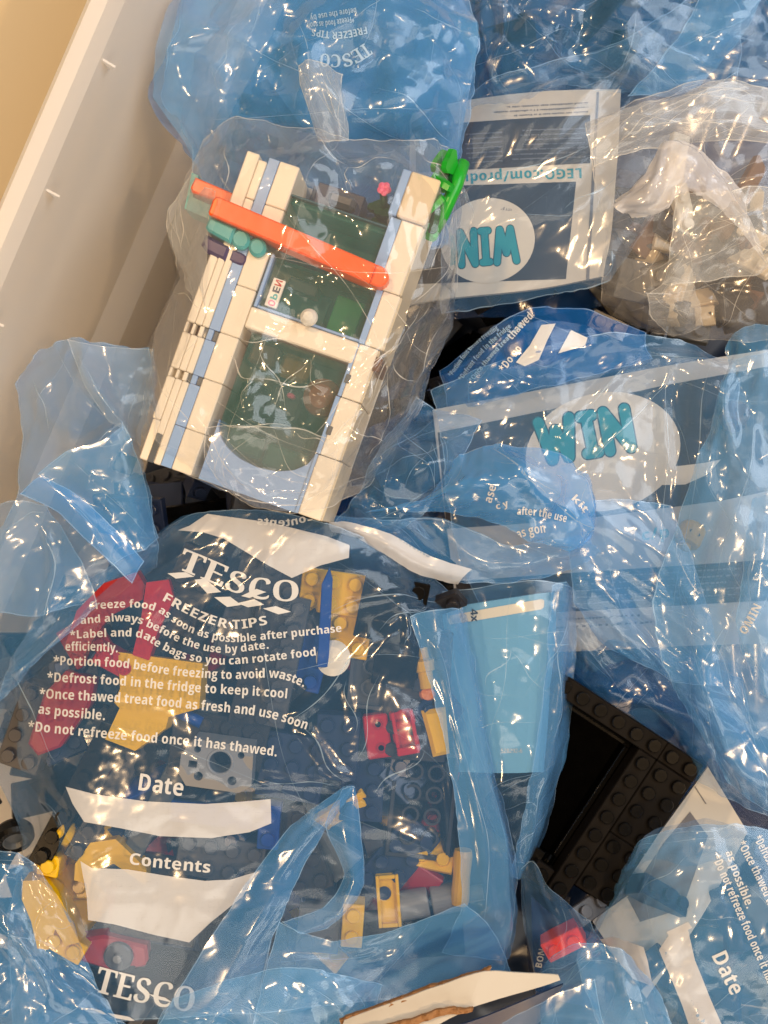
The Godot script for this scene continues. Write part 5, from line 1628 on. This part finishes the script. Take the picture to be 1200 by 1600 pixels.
	layer("back_film", [[[690, 940, 78], [800, 920, 78], [896, 935, 80]], [[740, 1150, 78], [800, 1150, 78], [884, 1155, 80]], [[790, 1350, 74], [810, 1356, 76], [836, 1350, 78]]], 2.0, M.film_deep, bag, {"seed": 113, "crumple": 20, "amp": 1.0})
	# upper right: film over the upper booklet and the dark bricks
	bag = thing("blue_bag", "blue bag stretched over the upside-down booklet and the dark bricks at the top", "plastic bag")
	layer("front_film", [
		[[690, 190, 92], [760, 130, 96], [860, 96, 98], [960, 70, 98], [1060, 10, 100], [1120, -40, 102]], [[690, 280, 94], [770, 230, 100], [870, 200, 102], [970, 170, 100], [1070, 100, 100], [1160, 20, 102]], [[690, 380, 94], [770, 350, 99], [870, 330, 100], [970, 290, 98], [1060, 220, 96], [1150, 140, 98]], [[690, 490, 88], [770, 480, 92], [870, 460, 93], [950, 440, 92], [1010, 350, 92], [1080, 260, 92]]],
		1.1, M.film_thin, bag, {"seed": 121, "crumple": 90, "amp": 0.8, "width": 3.0, "length": 36.0, "dir": -30.0, "spread": 40.0, "facet": 1.0, "facet_size": 34.0, "edge": 1.0, "folds": [[720, 150, 1000, 40, 1.8, 4.0], [700, 320, 1000, 180, 1.4, 4.0], [960, 380, 940, 450, 1.4, 3.0], [880, 330, 980, 260, 1.0, 3.0]]})
	layer("upper_fold", [
		[[980, 150, 104], [1060, 60, 106], [1110, -40, 108]], [[1050, 150, 106], [1120, 70, 108], [1160, -40, 110]], [[1090, 140, 104], [1150, 70, 106], [1200, -40, 108]]],
		1.0, M.film_fold, bag, {"seed": 122, "crumple": 40, "amp": 1.0, "width": 3.0, "length": 40.0, "dir": 90.0, "spread": 25.0, "edge": 1.0})
	layer("upper_film", [
		[[716, -40, 104], [780, -40, 108], [880, -40, 104], [1000, -40, 104], [1240, -40, 104]], [[716, 50, 100], [790, 50, 112], [870, 40, 108], [1000, 40, 106], [1240, 40, 108]], [[720, 120, 96], [790, 110, 106], [870, 96, 104], [1010, 100, 104], [1240, 130, 106]], [[730, 170, 88], [800, 150, 96], [880, 130, 96], [1020, 150, 96], [1240, 190, 98]]],
		1.1, M.film_blue, bag, {"seed": 123, "crumple": 110, "amp": 1.3, "width": 3.4, "length": 30.0, "facet": 2.4, "facet_size": 24.0, "edge": 1.4})
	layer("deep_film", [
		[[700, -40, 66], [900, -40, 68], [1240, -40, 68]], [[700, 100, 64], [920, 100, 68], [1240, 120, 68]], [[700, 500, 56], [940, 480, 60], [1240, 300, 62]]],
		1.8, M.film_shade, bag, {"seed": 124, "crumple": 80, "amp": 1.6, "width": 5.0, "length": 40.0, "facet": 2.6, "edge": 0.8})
	# the clear crumpled bag at the upper right
	bag = thing("clear_bag", "crumpled clear bag with a milky gathered neck, full of small tan and grey bricks", "plastic bag")
	layer("front_film", [
		[[920, 200, 98], [990, 160, 104], [1080, 132, 108], [1160, 134, 110], [1250, 140, 110]], [[930, 280, 98], [990, 270, 106], [1080, 250, 112], [1170, 240, 114], [1250, 240, 114]], [[950, 380, 94], [1000, 370, 104], [1080, 360, 110], [1170, 350, 112], [1250, 350, 112]], [[940, 450, 86], [1000, 460, 96], [1080, 470, 100], [1160, 460, 102], [1250, 460, 102]], [[960, 490, 76], [1020, 516, 84], [1090, 530, 88], [1160, 530, 90], [1250, 530, 90]]],
		1.0, M.film_haze, bag, {"seed": 131, "crumple": 150, "amp": 1.1, "width": 2.6, "length": 30.0, "facet": 1.6, "facet_size": 24.0, "edge": 1.2, "folds": [[960, 220, 1150, 200, 2.0, 4.0], [950, 210, 1080, 140, 1.8, 4.0], [1080, 140, 1190, 160, 1.6, 4.0], [1010, 420, 1170, 330, 1.6, 4.0]]})
	layer("gathered_neck", [
		[[916, 200, 108], [980, 182, 112], [1060, 160, 114], [1130, 136, 114], [1190, 150, 112]], [[924, 226, 110], [985, 206, 115], [1060, 190, 117], [1130, 176, 117], [1210, 186, 114]], [[930, 262, 108], [985, 236, 112], [1050, 226, 113], [1130, 216, 113], [1220, 230, 112]]],
		0.9, M.film_milky, bag, {"seed": 132, "crumple": 90, "amp": 1.2, "width": 2.4, "length": 44.0, "dir": -6.0, "spread": 16.0, "facet": 1.0, "edge": 1.2})
	layer("milky_tuft", [
		[[958, 316, 114], [1012, 268, 120], [1036, 228, 120], [1070, 226, 118], [1120, 250, 116], [1160, 300, 114]], [[966, 326, 116], [1020, 292, 123], [1060, 260, 124], [1100, 266, 122], [1140, 300, 120], [1180, 350, 116]], [[990, 336, 113], [1030, 312, 118], [1070, 296, 120], [1100, 310, 118], [1150, 350, 116], [1200, 410, 112]]],
		0.7, M.film_tuft, bag, {"seed": 133, "crumple": 140, "amp": 1.3, "width": 1.8, "length": 20.0, "dir": 0.0, "spread": 40.0, "facet": 1.4, "facet_size": 8.0, "edge": 1.8})
	layer("milky_film", [
		[[1060, 300, 116], [1120, 300, 118], [1180, 290, 118], [1250, 290, 118]], [[1050, 370, 112], [1110, 370, 116], [1180, 370, 116], [1250, 370, 116]], [[1040, 440, 104], [1080, 440, 108], [1150, 430, 110], [1220, 400, 112]]],
		0.9, M.film_milky, bag, {"seed": 134, "crumple": 100, "amp": 1.3, "width": 2.2, "length": 20.0, "facet": 1.6, "facet_size": 14.0, "edge": 1.4})
	layer("milky_rag", [
		[[1010, 460, 98], [1050, 430, 102], [1080, 440, 100]], [[1020, 500, 94], [1060, 480, 98], [1096, 480, 94]], [[1050, 526, 86], [1070, 520, 88], [1100, 510, 86]]],
		0.8, M.film_milky, bag, {"seed": 135, "crumple": 40, "amp": 1.0, "width": 2.0, "length": 12.0, "facet": 1.4, "facet_size": 8.0, "edge": 1.8})
	# lower right bag
	bag = thing("freezer_bag", "blue printed freezer bag at the lower right, its lines of print running downwards", "plastic bag")
	rows = [
		[[960, 1380, 96], [1010, 1312, 114], [1090, 1290, 124], [1160, 1290, 126], [1260, 1310, 126]], [[930, 1450, 96], [1010, 1400, 120], [1090, 1380, 132], [1170, 1380, 134], [1260, 1390, 134]], [[900, 1500, 98], [1000, 1490, 124], [1090, 1480, 134], [1180, 1480, 136], [1260, 1480, 136]], [[930, 1580, 100], [1010, 1580, 122], [1100, 1580, 132], [1190, 1580, 134], [1260, 1580, 134]], [[950, 1660, 96], [1020, 1660, 116], [1100, 1660, 126], [1200, 1660, 128], [1260, 1660, 128]]]
	s = layer("front_film", rows, 0.95, M.film_fold, bag, {"seed": 141, "crumple": 90, "amp": 0.7, "width": 2.8, "length": 24.0, "facet": 0.9, "facet_size": 26.0, "wave": 1.4, "edge": 1.0, "folds": [[1030, 1320, 1160, 1290, 1.4, 3.0], [1000, 1400, 1080, 1340, 1.2, 4.0]]})
	layer("back_film", lowered(rows, 60.0), 2.2, M.film_blue, bag, {"seed": 142, "crumple": 40, "amp": 1.4, "edge": 0.0})
	lettering(s, "*Do not refreeze food once it has thawed.", [1112, 1340, 1130, 1380, 1160, 1450, 1196, 1530, 1220, 1590], 13.5, w, bag)
	lettering(s, "as possible.", [1132, 1332, 1146, 1372, 1166, 1420], 13, w, bag)
	lettering(s, "*Once thawed treat food as fresh", [1152, 1318, 1182, 1376, 1214, 1450, 1240, 1520], 13, w, bag)
	lettering(s, "*Defrost food in the fridge", [1176, 1310, 1206, 1366, 1250, 1440], 13, w, bag)
	lettering(s, "Date", [1112, 1494, 1124, 1520, 1142, 1556], 24, w, bag)
	printed("white_panel", s, poly([1030, 1484, 1052, 1452, 1074, 1446, 1086, 1500, 1110, 1560, 1136, 1620, 1090, 1640, 1066, 1570]), M.panel_white, bag, 0.2, 8.0)
	printed("white_panel", s, poly([938, 1468, 960, 1464, 1006, 1480, 1012, 1500, 1020, 1540, 990, 1530]), M.panel_white, bag, 0.2, 8.0)
	printed("white_panel", s, poly([1042, 1456, 1076, 1440, 1082, 1450, 1046, 1464]), M.panel_white, bag, 0.25, 8.0)
	layer("front_fold", [
		[[846, 1520, 112], [900, 1474, 124], [960, 1480, 128], [1010, 1530, 126]], [[850, 1580, 120], [910, 1550, 132], [980, 1560, 134], [1050, 1600, 130]], [[860, 1660, 122], [930, 1640, 132], [1000, 1640, 134], [1080, 1660, 130]]],
		1.0, M.film_fold, bag, {"seed": 143, "crumple": 50, "amp": 0.9, "width": 3.0, "length": 28.0, "facet": 1.4, "edge": 1.0})
	layer("left_fold", [
		[[816, 1356, 108], [834, 1344, 112], [860, 1390, 112], [924, 1440, 104]], [[820, 1430, 106], [840, 1430, 110], [880, 1450, 110], [940, 1470, 104]], [[836, 1526, 102], [850, 1520, 106], [880, 1510, 108], [930, 1490, 104]]],
		0.9, M.film_thin, bag, {"seed": 144, "crumple": 40, "amp": 0.8, "width": 2.4, "length": 24.0, "dir": 60.0, "spread": 40.0, "edge": 0.8})
	# lower middle bag, close to the camera
	bag = thing("blue_bag", "pale blue bag end lying over the lower edge, below the folded flap", "plastic bag")
	layer("front_film", [
		[[270, 1560, 126], [360, 1530, 130], [440, 1510, 132], [520, 1520, 130], [600, 1540, 126]], [[250, 1600, 128], [350, 1580, 134], [440, 1570, 136], [520, 1570, 134], [590, 1580, 128]], [[240, 1660, 128], [350, 1660, 134], [440, 1660, 136], [520, 1660, 134], [600, 1660, 128]]],
		1.0, M.film_fold, bag, {"seed": 151, "crumple": 50, "amp": 1.2, "width": 3.4, "length": 24.0, "facet": 1.6, "edge": 1.0})
	layer("right_film", [
		[[780, 1600, 150], [850, 1560, 152], [930, 1530, 150]], [[760, 1660, 152], [850, 1640, 154], [950, 1620, 152]], [[760, 1720, 150], [850, 1710, 152], [960, 1700, 150]]],
		1.2, M.film_blue, bag, {"seed": 152, "crumple": 20, "amp": 1.0, "edge": 1.0})
	bag = thing("blue_bag", "dark navy sheet added under everything to darken the gaps in the heap", "plastic bag")  # added sheet, no real bag: its navy stands in for shade between things
	layer("added_bottom_sheet", [
		[[330, -80, 10], [700, -80, 12], [1000, -80, 12], [1400, -80, 12]], [[330, 400, 10], [700, 400, 12], [1000, 400, 12], [1400, 400, 12]], [[170, 900, 10], [700, 900, 12], [1000, 900, 12], [1400, 900, 12]], [[60, 1350, 10], [600, 1350, 12], [1000, 1350, 12], [1400, 1350, 12]], [[-100, 1700, 10], [600, 1700, 12], [1000, 1700, 12], [1400, 1700, 12]]],
		3.0, M.gap_dark, bag, {"seed": 161, "crumple": 120, "amp": 2.0, "width": 8.0, "length": 40.0})
	bag = thing("blue_bag", "deep blue bag pushed down behind the black brick frame", "plastic bag")
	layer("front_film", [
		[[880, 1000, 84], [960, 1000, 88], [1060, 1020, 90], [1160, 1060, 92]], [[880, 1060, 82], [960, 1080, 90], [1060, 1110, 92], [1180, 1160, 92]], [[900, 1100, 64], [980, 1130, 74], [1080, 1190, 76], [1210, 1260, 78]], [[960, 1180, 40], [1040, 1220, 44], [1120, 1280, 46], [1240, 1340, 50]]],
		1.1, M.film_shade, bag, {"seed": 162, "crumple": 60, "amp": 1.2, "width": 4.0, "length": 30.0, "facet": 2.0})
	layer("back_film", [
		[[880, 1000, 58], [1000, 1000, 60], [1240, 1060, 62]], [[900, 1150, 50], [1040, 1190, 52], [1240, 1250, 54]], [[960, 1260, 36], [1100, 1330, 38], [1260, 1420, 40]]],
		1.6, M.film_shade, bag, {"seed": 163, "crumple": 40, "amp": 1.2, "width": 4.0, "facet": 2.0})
